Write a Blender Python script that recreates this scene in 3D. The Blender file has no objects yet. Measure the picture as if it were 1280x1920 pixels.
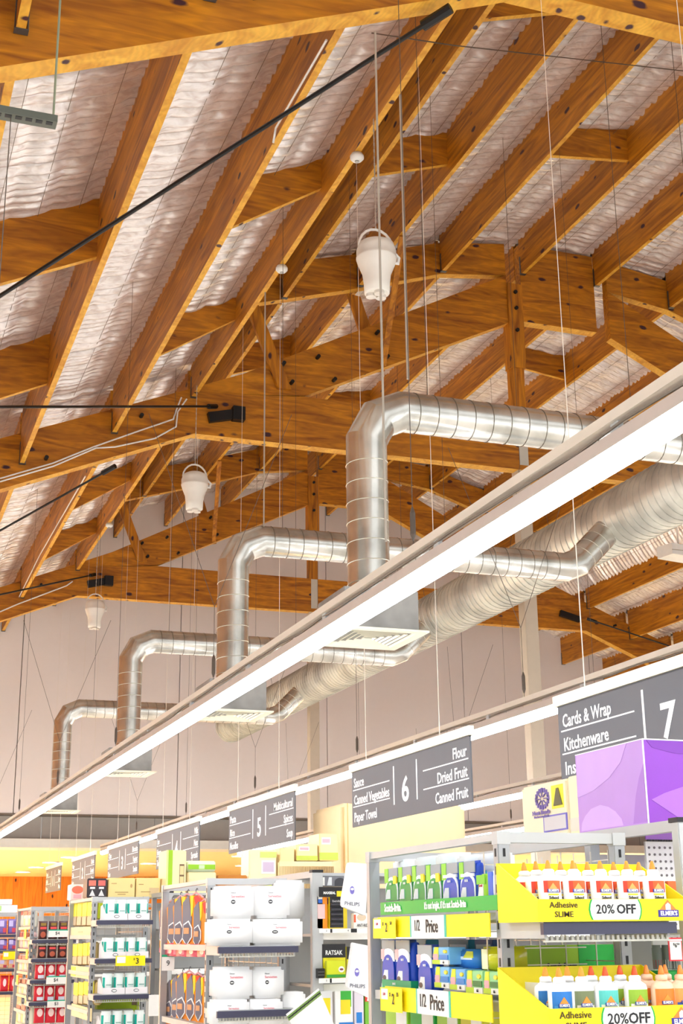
import bpy, bmesh, math, random
from mathutils import Vector, Matrix
random.seed(7)
SC = bpy.context.scene
COL = SC.collection
# ------------------------------------------------------------------ camera, light, exposure
F, HC = 2560.0, 1.55
PIT, YAW, ROL = math.radians(17.15), math.radians(19.85), math.radians(-0.66)
_f = Vector((math.sin(YAW)*math.cos(PIT), math.cos(YAW)*math.cos(PIT), math.sin(PIT)))
_r = Vector((math.cos(YAW), -math.sin(YAW), 0)); _u = _r.cross(_f)
RT = math.cos(ROL)*_r + math.sin(ROL)*_u
UP = -math.sin(ROL)*_r + math.cos(ROL)*_u
CAM = Vector((0, 0, HC))
cd = bpy.data.cameras.new('camera'); cam = bpy.data.objects.new('camera', cd); COL.objects.link(cam)
mw = Matrix((RT, UP, -_f)).transposed().to_4x4(); mw.translation = CAM; cam.matrix_world = mw
cd.sensor_fit = 'VERTICAL'; cd.sensor_height = 36; cd.lens = 36*F/1920; cd.clip_end = 200; cd.clip_start = .05
SC.camera = cam
wd = bpy.data.worlds.new('daylight'); SC.world = wd; wd.use_nodes = True
wd.node_tree.nodes['Background'].inputs[0].default_value = (.94, .97, 1.0, 1)
wd.node_tree.nodes['Background'].inputs[1].default_value = 0.45
LED = 8.8
SC.view_settings.view_transform = 'Standard'; SC.view_settings.look = 'None'
SC.view_settings.gamma = 1; SC.view_settings.use_curve_mapping = False
SC.view_settings.exposure = 1.85

def ray(px, py): return RT*((px-640)/F) + UP*(-(py-960)/F) + _f
def AX(px, py, X): d = ray(px, py); return CAM + d*(X/d.x)
def AY(px, py, Y): d = ray(px, py); return CAM + d*(Y/d.y)
def AZ(px, py, Z): d = ray(px, py); return CAM + d*((Z-HC)/d.z)

# ------------------------------------------------------------------ materials
MC = {}
def srgb(c):
    return tuple(((v/12.92) if v <= .04045 else ((v+.055)/1.055)**2.4) for v in (x/255 for x in c))
def newmat(name):
    m = bpy.data.materials.new(name); m.use_nodes = True
    return m, m.node_tree, m.node_tree.nodes['Principled BSDF']
def mat(c, rough=.5, metal=0, emit=0, name=None, alpha=1, bump=0, var=.06):
    """plain procedural material: sRGB colour with a little noise variation"""
    key = (c, rough, metal, emit, alpha, bump)
    if key in MC: return MC[key]
    m, nt, b = newmat(name or 'paint_%d_%d_%d' % c)
    L = srgb(c)
    b.inputs['Roughness'].default_value = rough; b.inputs['Metallic'].default_value = metal
    if emit:
        b.inputs['Base Color'].default_value = (*L, 1)
        b.inputs['Emission Color'].default_value = (*L, 1); b.inputs['Emission Strength'].default_value = emit
    else:
        no = nt.nodes.new('ShaderNodeTexNoise'); no.inputs['Scale'].default_value = 9
        tc = nt.nodes.new('ShaderNodeTexCoord'); nt.links.new(tc.outputs['Object'], no.inputs['Vector'])
        mx = nt.nodes.new('ShaderNodeMix'); mx.data_type = 'RGBA'
        mx.inputs['A'].default_value = (*[v*(1-var) for v in L], 1); mx.inputs['B'].default_value = (*[min(1, v*(1+var)) for v in L], 1)
        nt.links.new(no.outputs['Fac'], mx.inputs['Factor']); nt.links.new(mx.outputs['Result'], b.inputs['Base Color'])
        if bump:
            n2 = nt.nodes.new('ShaderNodeTexNoise'); n2.inputs['Scale'].default_value = 60
            nt.links.new(tc.outputs['Object'], n2.inputs['Vector'])
            bp = nt.nodes.new('ShaderNodeBump'); bp.inputs['Strength'].default_value = bump; bp.inputs['Distance'].default_value = .01
            nt.links.new(n2.outputs['Fac'], bp.inputs['Height']); nt.links.new(bp.outputs['Normal'], b.inputs['Normal'])
    if alpha < 1:
        b.inputs['Transmission Weight'].default_value = 1-alpha
    MC[key] = m
    return m
def timber(name, stretch, dark, light, knot=(.05, .012, .02)):
    m, nt, b = newmat(name)
    tc = nt.nodes.new('ShaderNodeTexCoord'); mp = nt.nodes.new('ShaderNodeMapping'); mp.inputs['Scale'].default_value = stretch
    nt.links.new(tc.outputs['Object'], mp.inputs['Vector'])
    g = nt.nodes.new('ShaderNodeTexNoise'); g.inputs['Scale'].default_value = 1.6; g.inputs['Detail'].default_value = 6; g.inputs['Distortion'].default_value = 1.4
    nt.links.new(mp.outputs['Vector'], g.inputs['Vector'])
    cr = nt.nodes.new('ShaderNodeValToRGB'); e = cr.color_ramp.elements
    e[0].position = .3; e[0].color = (*dark, 1); e[1].position = .68; e[1].color = (*light, 1)
    nt.links.new(g.outputs['Fac'], cr.inputs['Fac'])
    w = nt.nodes.new('ShaderNodeTexWave'); w.inputs['Scale'].default_value = 2.2; w.inputs['Distortion'].default_value = 14; w.inputs['Detail'].default_value = 3
    w.inputs['Detail Scale'].default_value = .8
    nt.links.new(mp.outputs['Vector'], w.inputs['Vector'])
    m1 = nt.nodes.new('ShaderNodeMix'); m1.data_type = 'RGBA'; m1.blend_type = 'MULTIPLY'; m1.inputs['Factor'].default_value = .10
    nt.links.new(cr.outputs['Color'], m1.inputs['A']); nt.links.new(w.outputs['Color'], m1.inputs['B'])
    # knots
    mk = nt.nodes.new('ShaderNodeMapping'); mk.inputs['Scale'].default_value = tuple(1.0 if s < 2 else 2.0 for s in stretch)
    nt.links.new(tc.outputs['Object'], mk.inputs['Vector'])
    v = nt.nodes.new('ShaderNodeTexVoronoi'); v.inputs['Scale'].default_value = 2.3
    nk = nt.nodes.new('ShaderNodeTexNoise'); nk.inputs['Scale'].default_value = 7
    nt.links.new(mk.outputs['Vector'], nk.inputs['Vector'])
    ma = nt.nodes.new('ShaderNodeMix'); ma.data_type = 'VECTOR'; ma.inputs['Factor'].default_value = .07
    nt.links.new(mk.outputs['Vector'], ma.inputs['A']); nt.links.new(nk.outputs['Color'], ma.inputs['B']); nt.links.new(ma.outputs['Result'], v.inputs['Vector'])
    ck = nt.nodes.new('ShaderNodeValToRGB'); k = ck.color_ramp.elements
    k[0].position = .10; k[0].color = (1, 1, 1, 1); k[1].position = .15; k[1].color = (0, 0, 0, 1)
    nt.links.new(v.outputs['Distance'], ck.inputs['Fac'])
    m2 = nt.nodes.new('ShaderNodeMix'); m2.data_type = 'RGBA'; m2.inputs['B'].default_value = (*knot, 1)
    nt.links.new(ck.outputs['Color'], m2.inputs['Factor']); nt.links.new(m1.outputs['Result'], m2.inputs['A'])
    nt.links.new(m2.outputs['Result'], b.inputs['Base Color']); b.inputs['Roughness'].default_value = .55
    return m
WD, WL = srgb((146, 80, 5)), srgb((216, 138, 16))
WOODX = timber('ply_timber_across', (.7, 6, 6), WD, WL)
WOODY = timber('ply_timber_along', (6, .5, 6), WD, WL)
WOODZ = timber('ply_timber_upright', (6, 6, .7), WD, WL)
WOOD_LIT = timber('lit_timber_edge', (3, 3, 3), srgb((206, 138, 30)), srgb((240, 182, 62)))  # pale timber edge, with bounce light from below put into its colour
def lit_edge_faces(ob):
    ob.data.materials.append(WOOD_LIT)
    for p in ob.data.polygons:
        if p.normal.z < -.8: p.material_index = 1  # only downward faces take the lit copy
WALLWOOD = timber('rear_wood', (5, 5, .5), srgb((206, 110, 20)), srgb((236, 150, 40)))
def foil_material():
    m, nt, b = newmat('roof_foil')
    tc = nt.nodes.new('ShaderNodeTexCoord')
    n = nt.nodes.new('ShaderNodeTexNoise'); n.inputs['Scale'].default_value = 11; n.inputs['Detail'].default_value = 4; n.inputs['Distortion'].default_value = .8
    mp = nt.nodes.new('ShaderNodeMapping'); mp.inputs['Scale'].default_value = (.7, 2.2, 1)
    nt.links.new(tc.outputs['Object'], mp.inputs['Vector']); nt.links.new(mp.outputs['Vector'], n.inputs['Vector'])
    bp = nt.nodes.new('ShaderNodeBump'); bp.inputs['Strength'].default_value = .22; bp.inputs['Distance'].default_value = .02
    nt.links.new(n.outputs['Fac'], bp.inputs['Height']); nt.links.new(bp.outputs['Normal'], b.inputs['Normal'])
    cr = nt.nodes.new('ShaderNodeValToRGB'); e = cr.color_ramp.elements
    e[0].color = (*srgb((222, 210, 202)), 1); e[1].color = (*srgb((250, 244, 240)), 1); e[0].position = .3; e[1].position = .6
    nt.links.new(n.outputs['Fac'], cr.inputs['Fac']); nt.links.new(cr.outputs['Color'], b.inputs['Base Color'])
    b.inputs['Metallic'].default_value = .5; b.inputs['Roughness'].default_value = .26
    return m
FOIL = foil_material()
def galv(name, c, rough, sc, me=.85):
    m, nt, b = newmat(name)
    tc = nt.nodes.new('ShaderNodeTexCoord')
    n = nt.nodes.new('ShaderNodeTexNoise'); n.inputs['Scale'].default_value = sc; n.inputs['Detail'].default_value = 3
    nt.links.new(tc.outputs['Object'], n.inputs['Vector'])
    cr = nt.nodes.new('ShaderNodeValToRGB'); e = cr.color_ramp.elements
    e[0].color = (*srgb(tuple(int(x*.84) for x in c)), 1); e[1].color = (*srgb(c), 1); e[0].position = .35; e[1].position = .62
    nt.links.new(n.outputs['Fac'], cr.inputs['Fac']); nt.links.new(cr.outputs['Color'], b.inputs['Base Color'])
    b.inputs['Metallic'].default_value = me; b.inputs['Roughness'].default_value = rough
    bp = nt.nodes.new('ShaderNodeBump'); bp.inputs['Strength'].default_value = .05; nt.links.new(n.outputs['Fac'], bp.inputs['Height']); nt.links.new(bp.outputs['Normal'], b.inputs['Normal'])
    return m
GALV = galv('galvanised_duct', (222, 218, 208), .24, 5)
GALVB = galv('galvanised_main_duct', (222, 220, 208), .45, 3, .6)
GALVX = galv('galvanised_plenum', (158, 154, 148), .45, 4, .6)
SEAM = mat((214, 208, 190), .35, .7); SEAMD = mat((110, 100, 84), .5, .5)
WHITE = mat((240, 236, 228), .45); OFFW = mat((226, 214, 198), .5); CREAM = mat((246, 238, 214), .5)
STEELG = mat((168, 170, 172), .4, .3); STEELL = mat((190, 191, 190), .42, .1); DARK = mat((28, 26, 28), .5); BLACK = mat((12, 12, 12), .45)
RAILC = mat((62, 62, 84), .4); SIGNG = mat((92, 93, 98), .6, var=.03); PAPER = mat((244, 242, 236), .6)
YEL = mat((255, 232, 0), .45, var=.02); WIRE = mat((190, 180, 165), .5, .5); WIRED = mat((96, 84, 74), .5, .4); HANGR = mat((96, 98, 100), .4, .7)
CARD = mat((232, 200, 140), .7); GREEN = mat((28, 170, 62), .45); TEALG = mat((20, 160, 110), .5); LIME = mat((170, 206, 40), .5)
TXT = mat((252, 252, 250), .5, var=.0); TXK = mat((24, 22, 26), .5, var=0); WALLM = mat((240, 231, 226), .75, bump=.05, var=.015)

# ------------------------------------------------------------------ mesh builder
OFF = {}
class MB:
    def __init__(s): s.v = []; s.f = []; s.mi = []; s.m = 0
    def _add(s, vs, fs):
        o = len(s.v); s.v += [tuple(v) for v in vs]; s.f += [tuple(i+o for i in f) for f in fs]; s.mi += [s.m]*len(fs); return s
    def box(s, x0, x1, y0, y1, z0, z1):
        return s._add([(x, y, z) for x in (x0, x1) for y in (y0, y1) for z in (z0, z1)],
                      [(0, 1, 3, 2), (4, 6, 7, 5), (0, 4, 5, 1), (2, 3, 7, 6), (0, 2, 6, 4), (1, 5, 7, 3)])
    def hexa(s, a, b):          # two matching quads
        n = len(a)
        return s._add(list(a)+list(b), [tuple(range(n-1, -1, -1)), tuple(range(n, 2*n))]+[(i, (i+1) % n, n+(i+1) % n, n+i) for i in range(n)])
    def prismY(s, poly, y0, y1):  # poly in (x,z)
        return s.hexa([(x, y0, z) for x, z in poly], [(x, y1, z) for x, z in poly])
    def prismX(s, poly, x0, x1):  # poly in (y,z)
        return s.hexa([(x0, y, z) for y, z in poly], [(x1, y, z) for y, z in poly])
    def beam(s, p, q, w, h, up=(0, 0, 1)):
        p, q = Vector(p), Vector(q); d = (q-p).normalized(); u = Vector(up)
        if abs(d.dot(u)) > .98: u = Vector((0, 1, 0))
        r = d.cross(u).normalized(); u = r.cross(d)
        c = [r*(a*w/2)+u*(b*h/2) for a, b in ((-1, -1), (1, -1), (1, 1), (-1, 1))]
        return s.hexa([p+k for k in c], [q+k for k in c])
    def tube(s, pts, r, n=8, cap=True, rs=None):
        pts = [Vector(p) for p in pts]; rings = []
        t0 = (pts[1]-pts[0]).normalized(); a = Vector((0, 0, 1)) if abs(t0.z) < .9 else Vector((0, 1, 0))
        nrm = (a-t0*a.dot(t0)).normalized()
        for i, p in enumerate(pts):
            if i == 0: t = t0; sc = 1; tin = t
            elif i == len(pts)-1: t = (pts[i]-pts[i-1]).normalized(); tin = t; sc = 1
            else:
                tin = (pts[i]-pts[i-1]).normalized(); tou = (pts[i+1]-pts[i]).normalized(); t = (tin+tou).normalized()
            # project previous ring frame along tin on the mitre plane
            if i == 0:
                b = t.cross(nrm); R = r if rs is None else rs[0]
                base = [(nrm*math.cos(2*math.pi*k/n)+b*math.sin(2*math.pi*k/n)) for k in range(n)]
                rings.append([p+v*R for v in base])
            else:
                R = r if rs is None else rs[i]
                ring = []
                for v in base:
                    vv = v*R; k = -vv.dot(t)/max(.2, tin.dot(t)); ring.append(p+vv+tin*k)
                rings.append(ring)
                if i < len(pts)-1:
                    q = tin.rotation_difference(tou); base = [q @ v for v in base]
        o = []
        for rg in rings: o += rg
        fs = [(i*n+k, i*n+(k+1) % n, (i+1)*n+(k+1) % n, (i+1)*n+k) for i in range(len(pts)-1) for k in range(n)]
        if cap: fs += [tuple(range(n-1, -1, -1)), tuple(range((len(pts)-1)*n, len(pts)*n))]
        return s._add(o, fs)
    def lathe(s, prof, cx=0, cy=0, n=16, sx=1, sy=1, cap=True):
        o = [(cx+r*sx*math.cos(2*math.pi*k/n), cy+r*sy*math.sin(2*math.pi*k/n), z) for r, z in prof for k in range(n)]
        m = len(prof)
        fs = [(i*n+k, i*n+(k+1) % n, (i+1)*n+(k+1) % n, (i+1)*n+k) for i in range(m-1) for k in range(n)]
        if cap: fs += [tuple(range(n-1, -1, -1)), tuple(range((m-1)*n, m*n))]
        return s._add(o, fs)
    def mesh(s, mats, name, smooth=False):
        me = bpy.data.meshes.new(name); me.from_pydata(s.v, [], s.f)
        for m in (mats if isinstance(mats, (list, tuple)) else [mats]): me.materials.append(m)
        me.polygons.foreach_set('material_index', s.mi)
        if smooth: me.polygons.foreach_set('use_smooth', [True]*len(s.f))
        me.update(); return me
    def build(s, name, mats, parent=None, smooth=False, bevel=0, auto=False):
        if parent is not None and parent.name in OFF:
            o = OFF[parent.name]; s.v = [(a-o[0], b-o[1], c-o[2]) for a, b, c in s.v]
        me = s.mesh(mats, name, smooth)
        bm = bmesh.new(); bm.from_mesh(me)
        if bevel: bmesh.ops.bevel(bm, geom=bm.edges[:], offset=bevel, segments=2, affect='EDGES', clamp_overlap=True)
        bmesh.ops.recalc_face_normals(bm, faces=bm.faces[:]); bm.to_mesh(me); bm.free()
        if auto: me.shade_auto_smooth = None if False else None
        ob = bpy.data.objects.new(name, me); COL.objects.link(ob)
        if parent is not None:
            ob.parent = parent
            if parent.name in OFF: OFF[ob.name] = OFF[parent.name]
        return ob
def tag(o, label=None, cat=None, group=None, kind=None):
    if label: o['label'] = label
    if cat: o['category'] = cat
    if group: o['group'] = group
    if kind: o['kind'] = kind
    return o
def thing(name, label, cat, loc=(0, 0, 0), group=None, kind=None, world=True):
    o = bpy.data.objects.new(name, None); COL.objects.link(o); o.location = loc; o.empty_display_size = .1
    if world: OFF[o.name] = tuple(loc)
    return tag(o, label, cat, group, kind)
def dup(src, loc, rz=None, label=None, group=None):
    def cp(o, par):
        c = o.copy(); COL.objects.link(c)
        if par is not None: c.parent = par
        for ch in o.children: cp(ch, c)
        return c
    r = cp(src, None); r.location = loc
    if rz is not None: r.rotation_euler = (0, 0, rz)
    if label: r['label'] = label
    if group: r['group'] = group
    return r
TC = {}
def text(s, parent, loc, size, m, face='-Y', align='CENTER', sx=1.0, ex=.0006, name='lettering', off=0.0, tilt=0, wid=None):
    """flat lettering as real thin mesh; loc is in the parent's space (world minus its offset)"""
    key = (s, round(size, 4), align, off, m.name)
    if key not in TC:
        c = bpy.data.curves.new('lettering', 'FONT'); c.body = s; c.size = size; c.align_x = align; c.align_y = 'CENTER'; c.extrude = ex; c.offset = off
        c.resolution_u = 2 if size < .15 else 4; c.materials.append(m)
        o = bpy.data.objects.new('t', c); me = bpy.data.meshes.new_from_object(o); me.name = 'lettering'
        bpy.data.objects.remove(o); bpy.data.curves.remove(c); TC[key] = me
    o = bpy.data.objects.new(name, TC[key]); COL.objects.link(o); o.parent = parent
    if parent.name in OFF:
        q = OFF[parent.name]; loc = (loc[0]-q[0], loc[1]-q[1], loc[2]-q[2])
    o.location = loc
    o.rotation_euler = (math.pi/2, tilt, 0) if face == '-Y' else (math.pi/2, 0, -math.pi/2)
    if wid: xs_ = [v.co.x for v in TC[key].vertices]; sx = wid/(max(xs_)-min(xs_))
    o.scale = (sx, 1, 1)
    return o
def ordn(i, n):
    if n == 1: return 'single'
    if i == 0: return 'leftmost'
    if i == n-1: return 'rightmost'
    return ['', 'second', 'third', 'fourth', 'fifth', 'sixth', 'seventh', 'eighth'][i]

# ================================================================== SETTING
st = MB().box(-9, 26, -5, 44, -.1, 0).build('floor', mat((244, 238, 226), .3)); tag(st, kind='structure')
S = 1.15
def RX(x): return x*S
def RZ(z): return HC+(z-HC)*S
WY = 28.2
ROOT = thing('ceiling', None, None, (0, 0, 0), kind='structure')
# high roof and low roof purlin lines (x, underside z) in survey units
low = [(-5.3+0.955*i) for i in range(8)]
PUR = [(x, 5.875+.455*(x-.467), 'low') for x in (-6.2, -5.25, -4.3, -3.35, -2.4, -1.45, -.49, .467)]
PUR += [(1.43, 6.31, 'low'), (2.386, 6.765, 'low'), (3.255, 7.291, 'low')]
HI = [(4.316, 8.672), (5.27, 8.98), (6.37, 9.35), (7.47, 9.489)]
PUR += [(x, z, 'high') for x, z in HI] + [(16-x, z, 'high') for x, z in reversed(HI)]
PUR += [(16-x, z, k) for x, z, k in reversed(PUR[:11])]
def foil_z(x):
    if x > 8: x = 16-x
    pts = [(-9, 2.70), (3.3, 7.72), (4.25, 9.26), (5.27, 9.52), (6.37, 9.87), (7.47, 10.0), (8.0, 10.02)]
    for (a, za), (b, zb) in zip(pts, pts[1:]):
        if x <= b: return za+(zb-za)*(x-a)/(b-a)
    return 10.02
YF = [-1.9, 6.02, 13.93, 21.88]      # truss planes (survey units, near face)
BAYS = [(-1.9, 6.02), (6.17, 13.93), (14.08, 21.88), (22.03, WY/S)]
# purlins and blocking
for bi, (ya, yb) in enumerate(BAYS):
    for x, z, k in PUR:
        if bi == 0 and not (-1 < x < 9): continue
        zt = foil_z(x)+.03
        lit_edge_faces(MB().box(RX(x)-.003, RX(x)+.052, ya*S, yb*S, RZ(z), RZ(zt)).build('purlin', WOODY, ROOT))
        # joist hanger at the far end
        h = MB().box(RX(x)-.012, RX(x)+.07, yb*S-.06, yb*S-.005, RZ(z)-.006, RZ(z)+.0)
        h.box(RX(x)-.010, RX(x)-.004, yb*S-.035, yb*S-.005, RZ(z), RZ(z)+.28).box(RX(x)+.064, RX(x)+.07, yb*S-.035, yb*S-.005, RZ(z), RZ(z)+.28)
        h.build('joist_hanger', HANGR, ROOT)
def blocking(x0i, y):
    (xa, za, _), (xb, zb, _) = PUR[x0i], PUR[x0i+1]
    lift = .12
    p = [(RX(xa)+.062, RZ(za+lift)), (RX(xb)-.003, RZ(zb+lift)), (RX(xb)-.003, RZ(foil_z(xb))), (RX(xa)+.062, RZ(foil_z(xa)))]
    lit_edge_faces(MB().prismY(p, y*S, y*S+.06).build('blocking', WOODX, ROOT))
for b0 in (0, 7.95, 15.9):
    for i, yy in ((7, 9.3), (7, 11.9), (9, 9.4), (9, 12.05), (5, 9.3), (5, 11.9), (11, 8.66), (11, 11.25), (13, 11.3), (13, 8.7), (15, 8.8), (15, 11.4), (17, 9.0), (17, 11.6), (19, 9.3), (21, 11.9)):
        if yy+b0 < 24.2: blocking(i, yy+b0)
blocking(11, 3.2)
# foil-backed insulation blanket, one quilted sheet per gap and bay
def foil_sheet(x0, x1, y0, y1, seed):
    rnd = random.Random(seed)
    X0, X1 = RX(x0)+.055, RX(x1)+.004; Y0, Y1 = y0*S, y1*S
    row = .125; ny = max(4, int((Y1-Y0)/row))*4; nx = 18
    off = [rnd.uniform(-.012, .012) for _ in range(ny//4+2)]; amp = [rnd.uniform(.5, 1.3) for _ in range(ny//4+2)]
    vs = []
    for j in range(ny+1):
        y = Y0+(Y1-Y0)*j/ny; ph = j % 4; r = j//4
        for i in range(nx+1):
            u = i/nx; x = X0+(X1-X0)*u
            z = RZ(foil_z(x/S))
            sag = [0, .8, 1, .75][ph]*.07*amp[min(r, len(amp)-1)]
            st_ = abs(math.sin(u*math.pi*3.0+.4))**.45
            z -= sag*(.3+.7*st_) + .03*math.sin(math.pi*u)
            z += .004*math.sin(5*y+4*x+seed)+.0012*rnd.uniform(-1, 1)
            yy = y + (off[min(r, len(off)-1)] if ph == 0 else 0)*math.sin(5*x+seed) + .02*math.sin(3.1*x+r)
            vs.append((x, min(max(yy, Y0), Y1), z))
    w = nx+1
    fs = [(j*w+i, j*w+i+1, (j+1)*w+i+1, (j+1)*w+i) for j in range(ny) for i in range(nx)]
    m = MB(); m._add(vs, fs)
    m.build('foil_panel', FOIL, ROOT, smooth=True)
    # mesh netting below the blanket
    t = MB()
    for k in range(3):
        x = X0+(X1-X0)*(.17+.33*k); z = RZ(foil_z(x/S))-.095
        t.beam((x, Y0, z), (x, Y1, z), .004, .003)
    t.build('netting_wire', SEAMD, ROOT)
sd = 0
for bi, (ya, yb) in enumerate(BAYS):
    for i in range(len(PUR)-1):
        x0, x1 = PUR[i][0], PUR[i+1][0]
        if bi == 0 and not (-.6 < x0 < 9): continue
        sd += 1
        foil_sheet(x0, x1, ya-.1, yb+.12, sd)
# closing deck above the foil
dk = MB()
xs = [-9, 3.3, 4.25, 5.27, 6.37, 7.47, 8.53, 9.63, 10.73, 11.75, 12.7, 25]
dk.prismY([(RX(x), RZ(foil_z(x))+.10) for x in xs]+[(RX(x), RZ(foil_z(x))+.2) for x in reversed(xs)], -5, WY+.3)
dk.build('roof_deck', mat((150, 146, 140), .7), ROOT)

# ------------------------------------------------------------------ roof trusses
def truss(y, label):
    t = thing('roof_truss', label, 'roof truss', (RX(8), y*S, 0), group='timber roof trusses')
    y0, y1 = y*S, y*S+.17
    def bm_(name, poly, m=WOODX, a=y0, b=y1, sub=None):
        ob = MB().prismY([(RX(x), RZ(z)) for x, z in poly], a, b).build(name, m, sub or t)
        if m == WOODX: lit_edge_faces(ob)
        return ob
    for sgn in (0, 1):
        f = (lambda x: x) if sgn == 0 else (lambda x: 16-x)
        P = lambda pts: [(f(x), z) for x, z in pts]
        bm_('lower_rafter', P([(-6.5, 2.79), (3.3, 6.87), (3.3, 7.42), (-6.5, 3.45)]))
        bm_('upper_chord', P([(3.305, 7.36), (4.6, 7.488), (7.27, 8.80), (7.27, 9.46), (3.85, 7.66), (3.305, 7.43)]), a=y0+.012, b=y1-.012)
        top = P([(3.75, 8.50), (5.15, 8.925), (6.37, 9.335), (7.27, 9.46), (7.27, 9.90), (6.37, 9.76), (5.27, 9.42), (3.75, 9.0)])
        bm_('top_rafter', top, a=y0+.02, b=y1-.02)
        bm_('strut', P([(3.86, 8.52), (4.02, 8.52), (4.42, 7.52), (4.26, 7.52)]), WOODZ, y0-.06, y0-.003)
        if sgn == 0: bm_('strut', P([(5.2, 8.95), (5.36, 8.93), (5.66, 8.0), (5.5, 7.97)]), WOODZ, y1+.003, y1+.06)
        # fly brace towards the near purlin
        q = MB().beam((RX(f(5.56)), y0-.05, RZ(7.98)), (RX(f(5.30)), y0-1.55, RZ(8.97)), .075, .05)
        q.build('strut', WOODY, t)
        bl = MB()
        for bx, bz in ((4.32, 7.86), (4.42, 7.6), (5.62, 8.12), (5.56, 8.35), (4.75, 7.95), (4.85, 7.66), (1.2, 6.35), (2.2, 6.76), (2.9, 6.98)):
            pass
        for bx, bz in ((4.33, 7.84), (4.43, 7.62), (5.50, 8.40), (5.62, 8.10), (4.75, 7.98), (4.95, 7.72), (.7, 6.2), (1.7, 6.4), (2.7, 7.0)):
            MB().tube([(RX(f(bx)), y0-.075, RZ(bz)), (RX(f(bx)), y0+.01, RZ(bz))], .026, 8).build('bolt', BLACK, t)
        if sgn == 0: bm_('post', P([(7.27, 8.2), (7.47, 8.2), (7.47, 9.34), (7.27, 9.34)]), WOODZ, y0-.03, y1)
    bm_('tie_beam', [(3.3, 6.87), (12.7, 6.87), (12.7, 7.42), (12.0, 7.44), (4.6, 7.47), (3.3, 7.36)], a=y0-.004, b=y1+.004)
    bm_('apex_beam', [(7.472, 8.85), (8.528, 8.85), (8.528, 9.92), (7.472, 9.92)], a=y0+.005, b=y1-.005)
    bm_('king_post', [(7.29, 7.45), (7.45, 7.45), (7.45, 8.2), (7.29, 8.2)], WOODZ)
    for bz in (9.22, 9.0, 8.7):
        MB().tube([(RX(7.37), y0-.06, RZ(bz)), (RX(7.37), y0, RZ(bz))], .028, 8).build('bolt', BLACK, t)
    # black bracing clamp near the knee
    cl = MB().beam((RX(3.45), y0-.05, RZ(7.06)), (RX(3.85), y0-.05, RZ(7.16)), .07, .13); cl.box(RX(3.72), RX(3.86), y0-.12, y0-.01, RZ(7.06), RZ(7.22))
    cl.build('brace_clamp', BLACK, t)
    if y > 15:
        cl = MB().beam((RX(12.55), y0-.05, RZ(7.06)), (RX(12.15), y0-.05, RZ(7.16)), .07, .13); cl.build('brace_clamp', BLACK, t)
    return t
truss(YF[1], 'nearest timber truss, its dark beam filling the top left corner')
truss(YF[2], 'middle timber truss behind the first silver duct')
truss(YF[3], 'farthest timber truss in front of the pale end wall')
# steel columns under the trusses
for y, lab in ((YF[2], 'beige steel column passing behind the large duct, right of sign 6'), (YF[3], 'beige steel column farther back, left of sign 6')):
    c = thing('column', lab, 'column', (RX(7.4), y*S, 0), group='beige columns')
    yy = y*S+.02
    MB().box(RX(7.30), RX(7.30)+.19, yy, yy+.19, 0, RZ(7.02)).build('shaft', mat((206, 190, 168), .6), c, bevel=.006)
    MB().box(RX(7.30)-.05, RX(7.30)+.24, yy-.05, yy+.24, 0, .02).build('base_plate', STEELG, c)
    MB().box(RX(7.32), RX(7.44), yy-.03, yy+.01, RZ(6.93), RZ(7.45)).build('cap_plate', mat((206, 200, 186), .6), c)

# ------------------------------------------------------------------ end wall, bulkhead, lower ceiling, rear wall
wb = thing('wall_back', None, None, (0, WY, 0), kind='structure')
x = -10.0; k = 0
pw = 3.3
x0 = AY(26, 1500, WY).x - 4*pw
for k in range(11):
    a, b = x0+k*pw, x0+(k+1)*pw
    MB().box(a+.008, b-.008, WY, WY+.12, 3.9, 12.2).build('wall_panel', WALLM, wb)
MB().box(-10, 27, WY+.06, WY+.2, 3.92, 12.2).build('joint_backing', mat((120, 104, 92), .8), wb)
bh = thing('trim_1', None, None, (0, WY+.3, 0), kind='structure')
for k in range(16):
    MB().box(-10+k*2.3+.005, -10+(k+1)*2.3-.005, WY+.3, WY+.36, 3.4, 4.0).build('bulkhead_panel', mat((170, 162, 152), .6), bh)
MB().box(-10, 27, WY-.02, WY+.36, 3.865, 3.895).build('dark_trim', mat((120, 108, 96), .7), bh)  # darker strip along the foot of the wall panels
MB().box(-10, 27, WY-.02, WY+.9, 3.24, 3.41).build('soffit_edge', mat((226, 222, 212), .5), bh)
lc = thing('ceiling_1', None, None, (0, WY, 0), kind='structure')
MB().box(-10, 27, WY+.88, 44, 3.28, 3.38).build('soffit_board', mat((255, 232, 176), .6), lc)
rw = thing('wall_rear', None, None, (0, 43, 0), kind='structure')
for k in range(26):
    MB().box(-9+k*1.35+.006, -9+(k+1)*1.35-.006, 43, 43.08, 0, 3.3).build('wood_panel', WALLWOOD, rw)
MB().box(-10, 27, 43.05, 43.2, 0, 3.3).build('joint_backing', mat((110, 60, 20), .8), rw)
tag(MB().box(-9.2, -9, -5, 44, 0, 7).build('wall_left', WALLM), kind='structure')
tag(MB().box(26, 26.2, -5, 44, 0, 7).build('wall_right', WALLM), kind='structure')
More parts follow.
